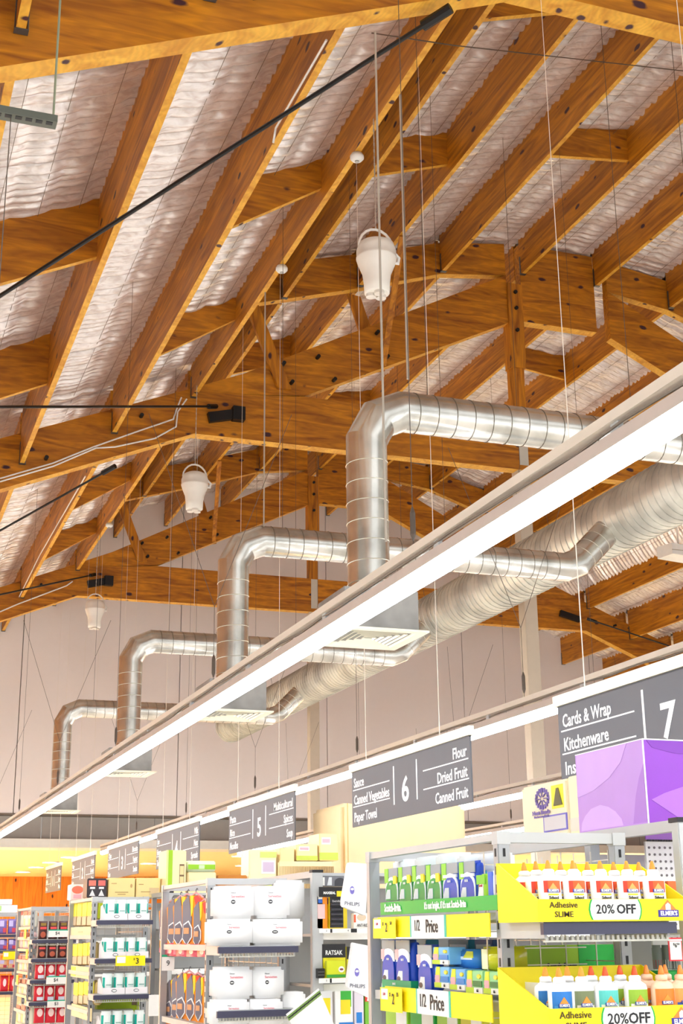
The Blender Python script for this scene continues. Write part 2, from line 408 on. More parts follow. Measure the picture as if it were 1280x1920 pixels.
for i, (px, py) in enumerate(((43, 1634), (67, 1625), (95, 1616), (130, 1606), (278, 1618), (450, 1604), (455, 1622), (565, 1570))):
    p = AZ(px, py, 3.275)
    if p.y < WY+1 or p.y > 42.5: p = Vector((p.x, 36, 3.275))
    d = thing('downlight', ['recessed downlight farthest left in the cream soffit', 'recessed downlight second from the left in the cream soffit', 'recessed downlight third from the left in the cream soffit',
        'recessed downlight just left of aisle sign 2', 'recessed downlight right of aisle sign 3', 'recessed downlight below aisle sign 5, upper one', 'recessed downlight below aisle sign 5, lower one', 'recessed downlight beside the far column'][i],
        'downlight', (p.x, p.y, 3.26), group='downlights in the soffit')
    MB().lathe([(.20, 3.25), (.20, 3.279), (.14, 3.279), (.14, 3.255)], p.x, p.y, 20, cap=False).build('trim_ring', WHITE, d)
    MB().lathe([(.14, 3.262), (.14, 3.275)], p.x, p.y, 20).build('lens', mat((255, 246, 226), .5, emit=14), d)

for i, (lx, ly, w_) in enumerate(((-6.5, 31, 3), (-6.5, 36, 3), (-1.5, 31, 3), (-1.5, 36, 3), (-6.5, 41, 3), (-1.5, 41, 3), (21, 31, 4), (21, 36, 4))):  # unseen glowing panels, added to brighten the low soffit area
    t = thing('fill_panel', 'large flat fill panel added under the soffit, %s in the produce area outside the frame' % ('first', 'second', 'third', 'fourth', 'fifth', 'sixth', 'seventh', 'eighth')[i], 'light', (lx, ly, 3.26), group='added fill panels')
    MB().box(lx-w_/2-.05, lx+w_/2+.05, ly-.95, ly+.95, 3.262, 3.279).build('fill_frame', WHITE, t)
    MB().box(lx-w_/2, lx+w_/2, ly-.9, ly+.9, 3.255, 3.262).build('fill_diffuser', mat((255, 236, 200), .5, emit=7), t)
# ------------------------------------------------------------------ linear light rows
LEDM = mat((244, 249, 255), .5, emit=LED, name='led_diffuser')
def light_row(X, label, y0=-3, y1=26.8, glow=LEDM):
    t = thing('linear_light', label, 'light', (X, 10, 3.1), group='rows of linear lights')
    MB().box(X-.045, X+.005, y0, y1, 3.178, 3.216).build('rail', OFFW, t)
    MB().prismY([(X-.04, 3.094), (X+.04, 3.094), (X+.034, 3.146), (X-.034, 3.146)], y0, y1).build('batten_body', mat((206, 192, 182), .5), t)
    MB().prismY([(X-.04, 3.093), (X-.038, 3.05), (X-.022, 3.036), (X+.022, 3.036), (X+.038, 3.05), (X+.04, 3.093)], y0, y1).build('diffuser', glow, t)
    # wandering power cable under the rail
    rnd = random.Random(int(X*10)); pts = []
    y = y0
    while y < y1:
        pts.append((X-.03+rnd.uniform(-.012, .012), y, 3.165+rnd.uniform(-.012, .012))); y += .35
    MB().tube(pts, .006, 5).build('power_cable', mat((120, 108, 96), .6), t)
    y = y0+.7
    while y < y1:
        MB().box(X-.03, X-.01, y, y+.05, 3.14, 3.18).build('bracket', STEELL, t)
        y += 1.5
    y = 1.9; n = 0
    while y < y1:
        zt = RZ(foil_z(X/S))+.02
        hw = lambda a, b_: MB().tube([a, b_], .0022, 5).build('hanging_wire', WIRED, t)
        if n % 2 == 0:
            hw((X-.02, y, 3.216), (X-.02, y, 3.75)); hw((X-.02, y, 3.75), (X-(.5 if X < 7 else .03), y+.15, 5.2)); hw((X-.02, y, 3.75), (X+.5, y-.15, 5.2))
        else:
            hw((X-.02, y, 3.216), (X-.02, y, zt))
        n += 1
        MB().tube([(X-.02, y, 3.25), (X-.02, y, 3.28), (X-.02, y, 3.38), (X-.02, y, 3.41)], .012, 6, rs=[.004, .013, .013, .004]).build('turnbuckle', WIRED, t)
        y += 3.6
    return t
light_row(2.35, 'longest bright linear light running across the ducts from lower left to right')
light_row(4.74, 'bright linear light behind the aisle signs 5, 6 and 7')
light_row(7.45, 'third linear light, low behind sign 6 on the right')
light_row(-.2, 'extra linear light added over the cross aisle, unseen left of the frame')  # out-of-view row, added for its light
light_row(-2.9, 'extra linear light added farther left, unseen over the cross aisle')  # second unseen row added to help light the hall
light_row(10.0, 'linear light deepest over the aisles')

# ------------------------------------------------------------------ ducts
K = .88
BX, BZ, BR = 7.04, 5.46, .305
bd = thing('main_duct', 'fat grey spiral duct running from the right edge to the lower middle', 'duct', (BX, 14, BZ))
m = MB(); m.tube([(BX, -2, BZ), (BX, 26.0, BZ)], BR, 40); m.build('duct_body', GALVB, bd, smooth=False)
for p in bd.children: p.data.polygons.foreach_set('use_smooth', [len(f.vertices) == 4 for f in p.data.polygons])
m = MB()
y = -1.9
while y < 26:
    r0 = BR+.004; pts = [(BX+r0*math.cos(a), y+.11*a/(2*math.pi), BZ+r0*math.sin(a)) for a in [2*math.pi*k/24 for k in range(25)]]
    m.tube(pts, .005, 4); y += .11
tag(m.build('spiral_seam', GALVB, bd), kind='stuff')
MB().tube([(BX, 25.97, BZ), (BX, 26.03, BZ)], BR+.012, 40).build('end_cap', GALVB, bd)
for yy, a in ((7.9, 0),):
    # round spigot under the main duct
    q = MB().tube([(BX-.05, yy, BZ-.25), (BX+.12, yy-.05, BZ-.52)], .13, 20)
    q.build('spigot', GALVB, bd, smooth=False)
for yy in (6, 9.6, 13.2, 16.8, 20.4, 24):
    MB().tube([(BX-.31, yy, BZ), (BX-.1, yy, BZ+1.2), (BX-.1, yy, RZ(foil_z(BX/S)))], .003, 5).build('hanging_wire', WIRED, bd)
    MB().tube([(BX+.31, yy, BZ), (BX+.1, yy, BZ+1.2)], .003, 5).build('hanging_wire', WIRED, bd)
def rings(path, r, pitch, mat_, name, parent):
    m = MB()
    for p, q in zip(path, path[1:]):
        p, q = Vector(p), Vector(q); L = (q-p).length; d = (q-p).normalized(); n = int(L/pitch)
        for k in range(n):
            c = p+d*(pitch*(k+.5))
            a = Vector((0, 1, 0)) if abs(d.y) < .9 else Vector((0, 0, 1)); b = d.cross(a).normalized(); a = b.cross(d)
            pts = [c+(a*math.cos(t)+b*math.sin(t))*(r+.0015)+d*(pitch*.35*t/(2*math.pi)) for t in [2*math.pi*j/20 for j in range(21)]]
            m.tube(pts, .0028, 4)
    return tag(m.build(name, mat_, parent), kind='stuff')
DY = [9.03*K, 12.8*K, 18.0*K, 23.95*K]
DLAB = ['nearest silver duct with a tall riser bending right under the roof', 'second silver duct elbow left of the nearest one', 'third silver duct elbow, smaller, over the left end of the light', 'farthest silver duct elbow at the lower left before the pale wall']
for i, y in enumerate(DY):
    X = 3.465*K; Z = HC+3.81*K; r = .137
    t = thing('branch_duct', DLAB[i], 'duct', (X, y, 3.4), group='branch ducts with ceiling grilles')
    path = [(X, y, 3.60), (X, y, Z-.235), (X+.085, y, Z-.075), (X+.25, y, Z), (6.36, y, Z), (6.50, y, Z+.06), (6.92, y, Z+.48)]
    ob = MB().tube(path, r, 28).build('duct_body', GALV, t)
    ob.data.polygons.foreach_set('use_smooth', [len(f.vertices) == 4 and f.area < 50 for f in ob.data.polygons])
    ob.data.set_sharp_from_angle(angle=math.radians(17))
    rings([path[0], path[1]], r, .135, SEAM, 'riser_seam', t)
    rings([path[3], path[4]], r, .135, SEAMD, 'run_seam', t)
    rings([path[5], path[6]], r, .12, SEAM, 'elbow_seam', t)
    for p, q in ((path[1], path[2]), (path[2], path[3])):
        pass
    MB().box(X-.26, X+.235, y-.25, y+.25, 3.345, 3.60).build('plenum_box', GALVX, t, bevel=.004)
    # ceiling grille with nested flared vanes
    cx, cy, zz = X-.005, y+.01, HC+2.025*K
    h = .295; inn = .235
    g = MB()
    for a in ((cx-h, cx+h, cy-h, cy-inn), (cx-h, cx+h, cy+inn, cy+h), (cx-h, cx-inn, cy-inn, cy+inn), (cx+inn, cx+h, cy-inn, cy+inn)):
        g.box(*a, zz, zz+.012)
    gr = g.build('grille_plate', CREAM, t)
    MB().box(cx-inn, cx+inn, cy-inn, cy+inn, zz+.028, zz+.034).build('grille_backing', BLACK, gr)
    for k in range(6):
        a = inn-.004-k*.038; b = a-.016
        if b < .02: continue
        v = MB(); A = [(cx-a, cy-a), (cx+a, cy-a), (cx+a, cy+a), (cx-a, cy+a)]; B = [(cx-b, cy-b), (cx+b, cy-b), (cx+b, cy+b), (cx-b, cy+b)]
        v._add([(x_, y_, zz+.001) for x_, y_ in A]+[(x_, y_, zz+.024) for x_, y_ in B], [(j, (j+1) % 4, 4+(j+1) % 4, 4+j) for j in range(4)])
        v.build('vane', CREAM, gr)
    for hx in (3.5, 5.1):
        MB().tube([(hx, y, Z+r), (hx, y, RZ(foil_z(hx/S))+.02)], .0025, 5).build('hanging_rod', WIRED, t)

# ------------------------------------------------------------------ pear-shaped pendants on chains
for i, (y, pxc) in enumerate(((9.4, 0), (15.62, 0), (22.66, 0))):
    X = RX(3.255)-.02+ (0, 0, 0)[i]; zt = 7.12
    t = thing('pendant_unit', ['white pear-shaped unit hanging nearest, above the duct riser', 'white pear-shaped unit hanging from the middle truss knee', 'white pear-shaped unit hanging farthest, against the pale wall'][i], 'hanging unit', (X, y, zt), group='white hanging units')
    zb = zt-.12
    ob = MB().lathe([(.02, zb), (.10, zb-.005), (.145, zb-.03), (.165, zb-.09), (.163, zb-.15), (.168, zb-.155), (.166, zb-.17), (.15, zb-.22), (.118, zb-.30), (.108, zb-.38), (.104, zb-.47), (.09, zb-.475)], X, y, 28).build('shell', mat((244, 238, 226), .35), t, smooth=True)
    for a in (0.5, 2.6, 4.7):
        MB().tube([(X+.05*math.cos(a), y+.05*math.sin(a), zb-.46), (X+.05*math.cos(a), y+.05*math.sin(a), zb-.50)], .042, 12).build('outlet', mat((224, 216, 204), .4), t)
    pts = [(X+.15*math.cos(a), y, zb-.06+.17*math.sin(a)) for a in [math.pi*k/10 for k in range(11)]]
    MB().tube(pts, .011, 6).build('carry_handle', WHITE, t)
    MB().tube([(X+.15, y, zb-.07), (X+.20, y, zb-.12), (X+.19, y, zb-.17), (X+.16, y, zb-.17)], .014, 6).build('latch', WHITE, t)
    ch = MB(); z = zb+.11
    while z < RZ(7.28):
        ch.box(X-.006, X+.006, y-.003, y+.003, z, z+.03); z += .036; ch.box(X-.003, X+.003, y-.006, y+.006, z-.004, z+.026); z += .03
    ch.build('chain', WIRE, t)
# smoke detectors under a purlin
for (px, py, xl, lab) in ((528, 491, 3.255, 'round white smoke detector under a purlin left of the pendant'), (668, 238, 3.255, 'round white detector with a cable loop under the high purlin'), (205, 976, 3.255, 'small round white detector under a purlin at far left')):
    p = AX(px, py, RX(xl)+.03)
    t = thing('smoke_detector', lab, 'smoke detector', p)
    zt = RZ(7.291)-.002 if abs(RZ(7.291)-p.z) < .35 else p.z+.05
    MB().lathe([(.02, zt-.07), (.045, zt-.065), (.062, zt-.045), (.062, zt-.02), (.05, zt-.018), (.05, zt)], p.x, p.y, 20).build('housing', WHITE, t, smooth=True)
    MB().lathe([(.02, zt-.078), (.02, zt-.068)], p.x, p.y, 12).build('lens', mat((170, 166, 160), .3), t)

# ------------------------------------------------------------------ black bracing rods and white cables in the roof
def onroof(px, py, dz=.0):   # where the ray meets the underside plane of the low roof
    d = ray(px, py); a = RZ(6.87)-HC-.416*RX(3.3)+dz; k = a/(d.z-.416*d.x); return CAM+d*k
def rod(p0, p1, ext0, r, label, name='brace_rod'):
    p0, p1 = Vector(p0), Vector(p1); q = p1+(p0-p1)*ext0
    t = thing(name, label, 'rod', tuple(p1), group='black roof bracing rods')
    MB().tube([q, p1], r, 8).build('rod', BLACK, t)
    MB().tube([p1, p1+(q-p1).normalized()*.22], r*2.2, 8).build('end_sleeve', BLACK, t)
rod(onroof(0, 555, -.1), AY(845, 15, 6.0*S), 1.4, .017, 'black rod rising diagonally across the foil at upper left')
rod(onroof(0, 763, -.12), AY(405, 762, YF[2]*S-.08), 1.4, .015, 'level black rod ending at the middle truss knee')
rod(onroof(0, 995, -.05), AY(216, 874, YF[2]*S+.25), 1.4, .015, 'black rod rising behind the middle truss at left')
rod(onroof(0, 1115, -.12), AY(178, 1077, YF[3]*S-.08), 1.4, .015, 'black rod ending at the farthest truss knee, lower left')
rod(AY(1280, 1220, YF[3]*S-1.0), AY(1100, 1160, YF[3]*S-.1), 1.4, .015, 'black rod on the right behind the small white device')
def cable(pts, label, y=None, r=.010, m=WHITE, cat='cable'):
    t = MB().tube(pts, r, 6).build('cable', m); tag(t, label, cat); return t
yf = YF[2]*S-.03
cable([AY(0, 897, yf), AY(100, 868, yf), AY(175, 838, yf), AY(260, 808, yf), AY(325, 786, yf), AY(330, 770, yf), AY(340, 745, yf)], 'upper white conduit along the middle truss, left of the knee')
cable([AY(0, 903, yf), AY(100, 874, yf), AY(180, 840, yf), AY(215, 838, yf), AY(290, 822, yf), AY(330, 800, yf), AY(333, 772, yf), AY(350, 748, yf)], 'lower white conduit along the middle truss, kinked near the knee')
yf = YF[3]*S-.03
cable([AY(0, 1147, yf), AY(35, 1132, yf), AY(80, 1115, yf), AY(125, 1098, yf), AY(136, 1090, yf)], 'white conduit along the farthest truss at lower left', r=.012)
yn = YF[1]*S+.25
a = AX(612, 75, RX(2.386)-.02); b = AX(517, 240, RX(2.386)-.02); c = AX(512, 268, RX(2.386)-.02)
cable([a, b, c], 'white cable clipped along the second purlin, upper middle', r=.009)
a = AX(160, 893, RX(2.386)-.02); b = AX(75, 1040, RX(2.386)-.02); c = AX(33, 1125, RX(2.386)-.02)
cable([a, b, c], 'white cable running down a far purlin at left', r=.010)
a = AX(706, 30, 2.9); b = AX(1280, 130, 8)
cable([AY(697, 62, 7.4), AY(850, 85, 7.8), AY(1280, 133, 8.6)], 'thin dark wire strung across the high roof', r=.005, m=WIRED)
# long thin droppers that hang from the roof
for px, pa, pb, X, m, lab, r in ((703, 60, 1030, 2.33, WIRE, 'long pale dropper rod hanging in front of the pear unit', .006),
                              (497, 548, 985, 3.3, WIRE, 'pale dropper rod above the second duct elbow', .007), (750, 178, 725, 3.05, WIRE, 'pale dropper rod holding the nearest duct', .009)):
    p, q = AX(px, pa, X), AX(px, pb, X); q = Vector((p.x, p.y, q.z))
    tag(MB().tube([p, q], r, 6).build('dropper_rod', m), lab, 'rod')
# slotted channel hanging at the upper left corner
p0, p1 = AY(-60, 200, 3.4), AY(106, 232, 3.4)
t = thing('slotted_channel', 'grey slotted channel hanging on rods in the upper left corner', 'channel', tuple(p1))
z0 = p1.z+.004
MB().beam((p0.x, 3.4, z0), (p1.x, 3.4, z0), .04, .022, up=(0, 0, 1)).build('channel', mat((92, 94, 84), .5, .4), t)
for k in range(7):
    MB().box(p1.x-.03-k*.028, p1.x-.012-k*.028, 3.385, 3.4, z0-.0125, z0-.0112).build('slot', BLACK, t)
MB().tube([(p1.x-.01, 3.4, z0), (p1.x-.01, 3.4, 5.2)], .0035, 6).build('hanging_rod', mat((150, 156, 130), .4, .5), t)
MB().tube([(p1.x-.125, 3.4, z0), (p1.x-.125, 3.4, z0-1.4)], .0016, 6).build('lower_wire', WIRED, t)
# small white device at the right edge
p = AY(1268, 1030, 16.5)
t = thing('ceiling_sensor', 'small white boxy device at the right edge below the large duct', 'sensor', tuple(p))
MB().hexa([(p.x-.14, 16.4, p.z-.10), (p.x+.3, 16.4, p.z-.13), (p.x+.3, 16.4, p.z+.04), (p.x-.14, 16.4, p.z+.06)], [(p.x-.14, 16.8, p.z-.08), (p.x+.3, 16.8, p.z-.11), (p.x+.3, 16.8, p.z+.10), (p.x-.14, 16.8, p.z+.1)]).build('case', WHITE, t)
MB().box(p.x-.146, p.x+.3, 16.392, 16.4, p.z-.045, p.z-.035).build('case_groove', mat((190, 180, 160), .5), t)
MB().tube([(p.x+.1, 16.6, p.z+.08), (p.x+.1, 16.6, p.z+1.6)], .012, 6).build('mount_rod', WHITE, t)

# ------------------------------------------------------------------ aisle signs
SX = 3.87
SG = [('7', 4.77, ['Cards & Wrap', 'Kitchenware', 'Insect Spray'], ['Party', 'Light Globes', 'Batteries']),
      ('6', 8.26, ['Sauce', 'Canned Vegetables', 'Paper Towel'], ['Flour', 'Dried Fruit', 'Canned Fruit']),
      ('5', 12.05, ['Pasta', 'Rice', 'Noodles'], ['Multicultural', 'Spices', 'Soup']),
      ('4', 15.62, ['Jam', 'Honey', 'Tea'], ['Milk', 'Nuts', 'Spreads']),
      ('3', 19.05, ['Chips', 'Nuts', 'Dips'], ['Biscuits', 'Yoghurt', 'Snacks']),
      ('2', 22.5, ['Water', 'Cola', 'Juice'], ['Drinks', 'Cereals', 'Bars']),
      ('1', 26.05, ['Bread', 'Rolls', 'Wraps'], ['Bakery', 'Cakes', 'Pies'])]
SLAB = {'7': 'nearest hanging aisle sign, reading Cards and Wrap, partly behind the purple box', '6': 'hanging aisle sign listing Flour, Dried Fruit and Canned Fruit',
        '5': 'mid-sized hanging aisle sign listing Spices and Soup, left of the Dried Fruit one', '4': 'hanging aisle sign half hidden by the green-striped carton',
        '3': 'small hanging aisle sign above the black and tan cartons', '2': 'smaller hanging aisle sign, second from the far left', '1': 'smallest hanging aisle sign, leftmost, in front of the orange wood wall'}
def sign(n, y0, Lc, Rc):
    L = 2.27; zb, zt = 2.36, 2.795; y1 = y0+L
    if n == '1': L = 1.9; y1 = y0+L
    t = thing('aisle_sign', SLAB[n], 'sign', (SX, y0, zb), group='hanging aisle signs')
    MB().box(SX-.006, SX+.006, y0, y1, zb, zt).build('panel', SIGNG, t)
    MB().box(SX-.02, SX+.02, y0-.02, y1+.03, zt, zt+.062).build('header', CREAM, t)
    MB().box(SX-.008, SX+.008, y0, y1, zt-.008, zt).build('dark_line', BLACK, t)  # thin black strip below the header
    sf = SX-.0075; H = zt-zb
    # the far end of the sign is its left end
    ym = (y0+y1)/2
    for yy in (ym+.222, ym-.222): MB().box(sf-.001, SX-.005, yy-.009, yy+.009, zb+.10, zt-.05).build('divider_line', TXT, t)
    for zz in (zb+H*.36, zb+H*.66):
        MB().box(sf-.001, SX-.005, ym+.31, y1-.03, zz-.004, zz+.004).build('divider_line', TXT, t); MB().box(sf-.001, SX-.005, y0+.03, ym-.34, zz-.004, zz+.004).build('divider_line', TXT, t)
    text(n, t, (sf, ym, zb+H*.43), .25, TXT, '-X', sx=1.15, off=.005, name='number')
    for k in range(3):
        zz = zb+H*(.78-.31*k)
        text(Lc[k], t, (sf, y1-.05, zz), .105, TXT, '-X', 'LEFT', wid=.045*len(Lc[k]), off=.0015)
        text(Rc[k], t, (sf, y0+.05, zz), .105, TXT, '-X', 'RIGHT', wid=.045*len(Rc[k]), off=.0015)
    for yy in (y0+L*(.22 if n != '3' else .34), y0+L*(.86 if n != '3' else .7)):
        MB().tube([(SX, yy, zt+.06), (SX, yy, zt+1.0), (SX, yy, RZ(foil_z(SX/S))+.02)], .002, 5, rs=[.0035, .003, .0014]).build('hanging_wire', mat((236, 226, 210), .5), t)
for s_ in SG: sign(*s_)
#PRODUCTS
# ================================================================== SHELVING
GY = {7: 3.79, 6: 7.28, 5: 10.81, 4: 14.33, 3: 17.86}
def slots(parent, x0, x1, y, axis):
    m = MB(); z = .1
    while z < 1.78:
        if axis == 'Y': m.box((x0+x1)/2-.004, (x0+x1)/2+.004, y-.0016, y-.0002, z, z+.024)
        else: m.box(y-.0016, y-.0002, (x0+x1)/2-.004, (x0+x1)/2+.004, z, z+.024)
        z += .052
    tag(m.build('slot_row', BLACK, parent), kind='stuff')
def grid(parent, name, x0, x1, y, z0, z1, sx=.09, sz=.05):
    m = MB(); x = x0
    while x <= x1: m.beam((x, y, z0), (x, y, z1), .0035, .0035); x += sx
    z = z0
    while z <= z1: m.beam((x0, y-.003, z), (x1, y-.003, z), .0035, .0035); z += sz
    return tag(m.build(name, mat((206, 200, 188), .35, .6), parent), kind='stuff')
def rack(g, label, camz, leftz, mainz):
    Y = GY[g]; t = thing('shelving_unit', label, 'shelving', (2.1, Y, 0), group='grey steel shelving at the aisle ends')
    for x, y in ((1.87, Y), (2.265, Y), (1.87, Y+1.08), (2.265, Y+1.08)):
        u = MB().box(x-.018, x+.022, y, y+.035, 0, 1.835).build('upright', STEELG if g < 8 else STEELL, t, bevel=.003)
        if y == Y:
            slots(u, x-.018, x+.022, y, 'Y')
            if x < 2: slots(u, y, y+.035, x-.018, 'X')
        MB().box(x-.02, x+.024, y-.002, y+.037, 1.80, 1.838).build('corner_bracket', STEELL, t)
    for a in ((1.892, 2.247, Y+.004, Y+.03), (1.892, 2.247, Y+1.085, Y+1.11)): MB().box(*a, 1.805, 1.836).build('top_bar', STEELL, t)
    for a in ((1.855, 1.885, Y+.037, Y+1.078), (2.255, 2.28, Y+.037, Y+1.078)): MB().box(*a, 1.812, 1.834).build('top_bar', STEELL, t)
    MB().box(1.86, 2.28, Y+.0, Y+1.11, 0, .12).build('base', STEELG, t)
    grid(t, 'wire_grid', 1.90, 2.24, Y+.20, .2, 1.79)
    gl = grid(t, 'wire_grid', 0, 1.02, 0, .2, 1.79, .11, .06)
    gl.rotation_euler = (0, 0, math.pi/2); gl.location = Vector((2.255, Y+.05, 0))-Vector(OFF[t.name])
    gl.data.transform(Matrix.Translation(Vector(OFF[t.name])))
    # side gable of the aisle bay
    MB().box(2.385, 2.445, Y-.15, Y-.11, 0, 1.862).build('gable_post', STEELL, t, bevel=.003)
    MB().box(2.40, 2.43, Y-.11, Y+1.05, 1.838, 1.872).build('gable_bar', STEELL, t)
    MB().box(2.384, 2.446, Y-.152, Y-.10, 1.862, 1.876).build('end_cap', DARK, t)
    MB().box(2.405, 2.44, Y+.42, Y+.46, 0, 1.84).build('gable_post', STEELG, t)
    if g != 7: MB().box(2.45, 6.5, Y-.1, Y+1.05, 1.846, 1.862).build('top_board', STEELL, t)
    else: MB().box(2.43, 2.47, Y-.1, Y+1.05, 1.862, 1.876).build('top_board', STEELL, t)
    MB().box(2.43, 6.5, Y+.48, Y+.5, 0, 1.80).build('back_panel', mat((226, 224, 220), .5), t)
    for z in camz:
        sh = MB().box(1.85, 2.25, Y-.27, Y+.0, z-.012, z).box(1.85, 1.858, Y-.27, Y, z-.045, z-.012).box(2.242, 2.25, Y-.27, Y, z-.045, z-.012).build('shelf', STEELL, t)
        MB().box(1.838, 2.262, Y-.29, Y-.272, z-.035, z-.004).build('price_rail', RAILC, sh)
        m = MB(); x = 1.855
        while x < 2.24: m.box(x, x+.008, Y-.268, Y-.262, z-.05, z-.038); x += .016
        m.box(1.85, 2.25, Y-.27, Y-.26, z-.055, z-.05)
        tag(m.build('perforated_edge', mat((206, 204, 190), .5), sh), kind='stuff')
    for z in leftz:
        sh = MB().box(1.885, 2.2, Y+.04, Y+1.07, z-.014, z).build('shelf', STEELL, t)
        MB().box(1.862, 1.884, Y+.04, Y+1.07, z-.03, z+.0).build('price_rail', STEELL, sh)
    for z in mainz:
        sh = MB().box(2.45, 6.4, Y-.11, Y+.47, z-.015, z).build('shelf', STEELL, t)
        MB().box(2.45, 6.4, Y-.13, Y-.112, z-.032, z+.006).build('price_rail', PAPER, sh)
    return t
RL = {7: 'nearest grey shelving end, holding the yellow glue trays', 6: 'second grey shelving end, holding white serviette packs', 5: 'third grey shelving end, holding white and teal cans',
      4: 'fourth grey shelving end, holding dark and red packs', 3: 'farthest grey shelving end at the left edge'}
L2 = 1.355
rack(7, RL[7], [1.575, 1.29], [1.605, L2], [1.55, 1.2])
rack(6, RL[6], [1.495, 1.19], [1.50, 1.1], [1.55, 1.29, 1.0])
rack(5, RL[5], [1.665, 1.393, 1.142, .88], [1.56, 1.29, 1.02], [1.6, 1.3, 1.0])
rack(4, RL[4], [1.525, 1.35, 1.155, .955], [1.55, 1.33, 1.1, .85], [1.5, 1.2])
rack(3, RL[3], [1.585, 1.40, 1.19, .93], [1.5, 1.2], [1.5, 1.2])
# ================================================================== PRODUCT KIT
def onY(px0, px1, pt, pb, Y):
    a, b, c, d = AY(px0, (pt+pb)/2, Y), AY(px1, (pt+pb)/2, Y), AY((px0+px1)/2, pt, Y), AY((px0+px1)/2, pb, Y)
    return ((a.x+b.x)/2, Y, d.z, b.x-a.x, c.z-d.z, '-Y')
def onX(px0, px1, pt, pb, X):
    a, b, c, d = AX(px0, (pt+pb)/2, X), AX(px1, (pt+pb)/2, X), AX((px0+px1)/2, pt, X), AX((px0+px1)/2, pb, X)
    return (X, (a.y+b.y)/2, d.z, a.y-b.y, c.z-d.z, '-X')
def onTop(px0, px1, pt, Y, z0):
    p = onY(px0, px1, pt, pt+20, Y); top = p[2]+p[4]
    return (p[0], Y, z0, p[3], top-z0, '-Y')
def prod(name, label, cat, group, pl, main, dec=(), txt=(), style='box', d=.06, rough=.45, gap=.97, parts=(), rz=0):
    x, y, z, w, h, face = pl; w *= gap
    t = thing(name, label, cat, (x, y, z), group, world=False)
    t.rotation_euler = (0, 0, (0 if face == '-Y' else -math.pi/2)+rz)
    m = main if not isinstance(main, tuple) else mat(main, rough)
    b = MB()
    if style == 'box':
        b.box(-w/2, w/2, 0, d, 0, h); b.build('carton', m, t, bevel=min(w, h, d)*.04)
    elif style == 'bag':
        n = 8; rows = [(0, .55), (.06, .95), (.2, 1), (.5, 1.0), (.8, .95), (.93, .6), (.95, .12), (1, .1)]
        vs = []
        for v, k in rows:
            for i in range(2*n):
                a = 2*math.pi*i/(2*n)
                cx = math.copysign(abs(math.cos(a))**.35, math.cos(a)); cy = math.copysign(abs(math.sin(a))**.7, math.sin(a))
                vs.append((cx*w/2*(.96 if .9 > v > .1 else 1), d/2+cy*d/2*k*(1 if abs(cx) < .9 else .6), v*h))
        q = 2*n; fs = [(j*q+i, j*q+(i+1) % q, (j+1)*q+(i+1) % q, (j+1)*q+i) for j in range(len(rows)-1) for i in range(q)]+[tuple(range(q-1, -1, -1)), tuple(range((len(rows)-1)*q, len(rows)*q))]
        b._add(vs, fs); b.build('bag', m, t, smooth=True)
    elif style == 'pillow':
        b.box(-w/2, w/2, 0, d, 0, h); b.build('wrapper', m, t, bevel=min(w, h, d)*.10, smooth=True)
    elif style == 'can':
        r = w/2
        b.lathe([(r*.86, 0), (r, h*.05), (r, h*.86), (r*.88, h*.93), (r*.9, h*.95), (r*.9, h)], 0, r, 20); b.build('can_body', m, t, smooth=True)
        MB().lathe([(r*.82, h*.985), (r*.82, h+.001)], 0, r, 20).build('can_lid', mat((206, 210, 206), .3, .6), t)
    elif style == 'none': pass
    f0 = -.0015
    for q in dec:
        u0, v0, u1, v1, mm = q[:5]; mm = mm if not isinstance(mm, tuple) else mat(mm, rough)
        nm = q[6] if len(q) > 6 else 'printed_panel'
        shp = q[5] if len(q) > 5 else 'rect'
        X0, X1, Z0, Z1 = (u0-.5)*w, (u1-.5)*w, v0*h, v1*h
        if style == 'can':   # wrap round the front of the can
            r = w/2*1.008; a0, a1 = math.asin(max(-.99, min(.99, X0/r))), math.asin(max(-.99, min(.99, X1/r))); mb = MB(); n = 5
            pts = [(r*math.sin(a0+(a1-a0)*k/n), w/2-r*math.cos(a0+(a1-a0)*k/n)) for k in range(n+1)]
            mb._add([(p[0], p[1], zz) for zz in (Z0, Z1) for p in pts], [(k, k+1, n+2+k, n+1+k) for k in range(n)])
            mb.build(nm, mm, t)
            continue
        y_ = f0; f0 -= .0006
        if shp == 'rect': mb = MB().box(X0, X1, y_, .002, Z0, Z1)
        elif shp == 'oval':
            cx, cz = (X0+X1)/2, (Z0+Z1)/2
            mb = MB().prismY([(cx+(X1-X0)/2*math.cos(a), cz+(Z1-Z0)/2*math.sin(a)) for a in [2*math.pi*k/18 for k in range(18)]], y_, .002)
        elif shp == 'tri': mb = MB().prismY([(X0, Z0), (X1, Z0), ((X0+X1)/2, Z1)], y_, .002)
        elif shp == 'dome': mb = MB().prismY([(X0, Z0), (X1, Z0), (X1, Z0+(Z1-Z0)*.5)]+[((X0+X1)/2+(X1-X0)/2*math.cos(a), Z0+(Z1-Z0)*(.5+.5*math.sin(a))) for a in [math.pi*k/8 for k in range(1, 8)]]+[(X0, Z0+(Z1-Z0)*.5)], y_, .002)
        elif shp == 'slash': mb = MB().prismY([(X0, Z0), (X1, Z0), (X1, Z1), (X0+(X1-X0)*.4, Z1)], y_, .002)
        mb.build(nm, mm, t)
    for q in txt:
        s_, u, v, sz, mm = q[:5]
        text(s_, t, ((u-.5)*w, f0-.0008, v*h), sz*h, mm, sx=q[5] if len(q) > 5 else 1.0, off=q[6] if len(q) > 6 else 0)
    return t
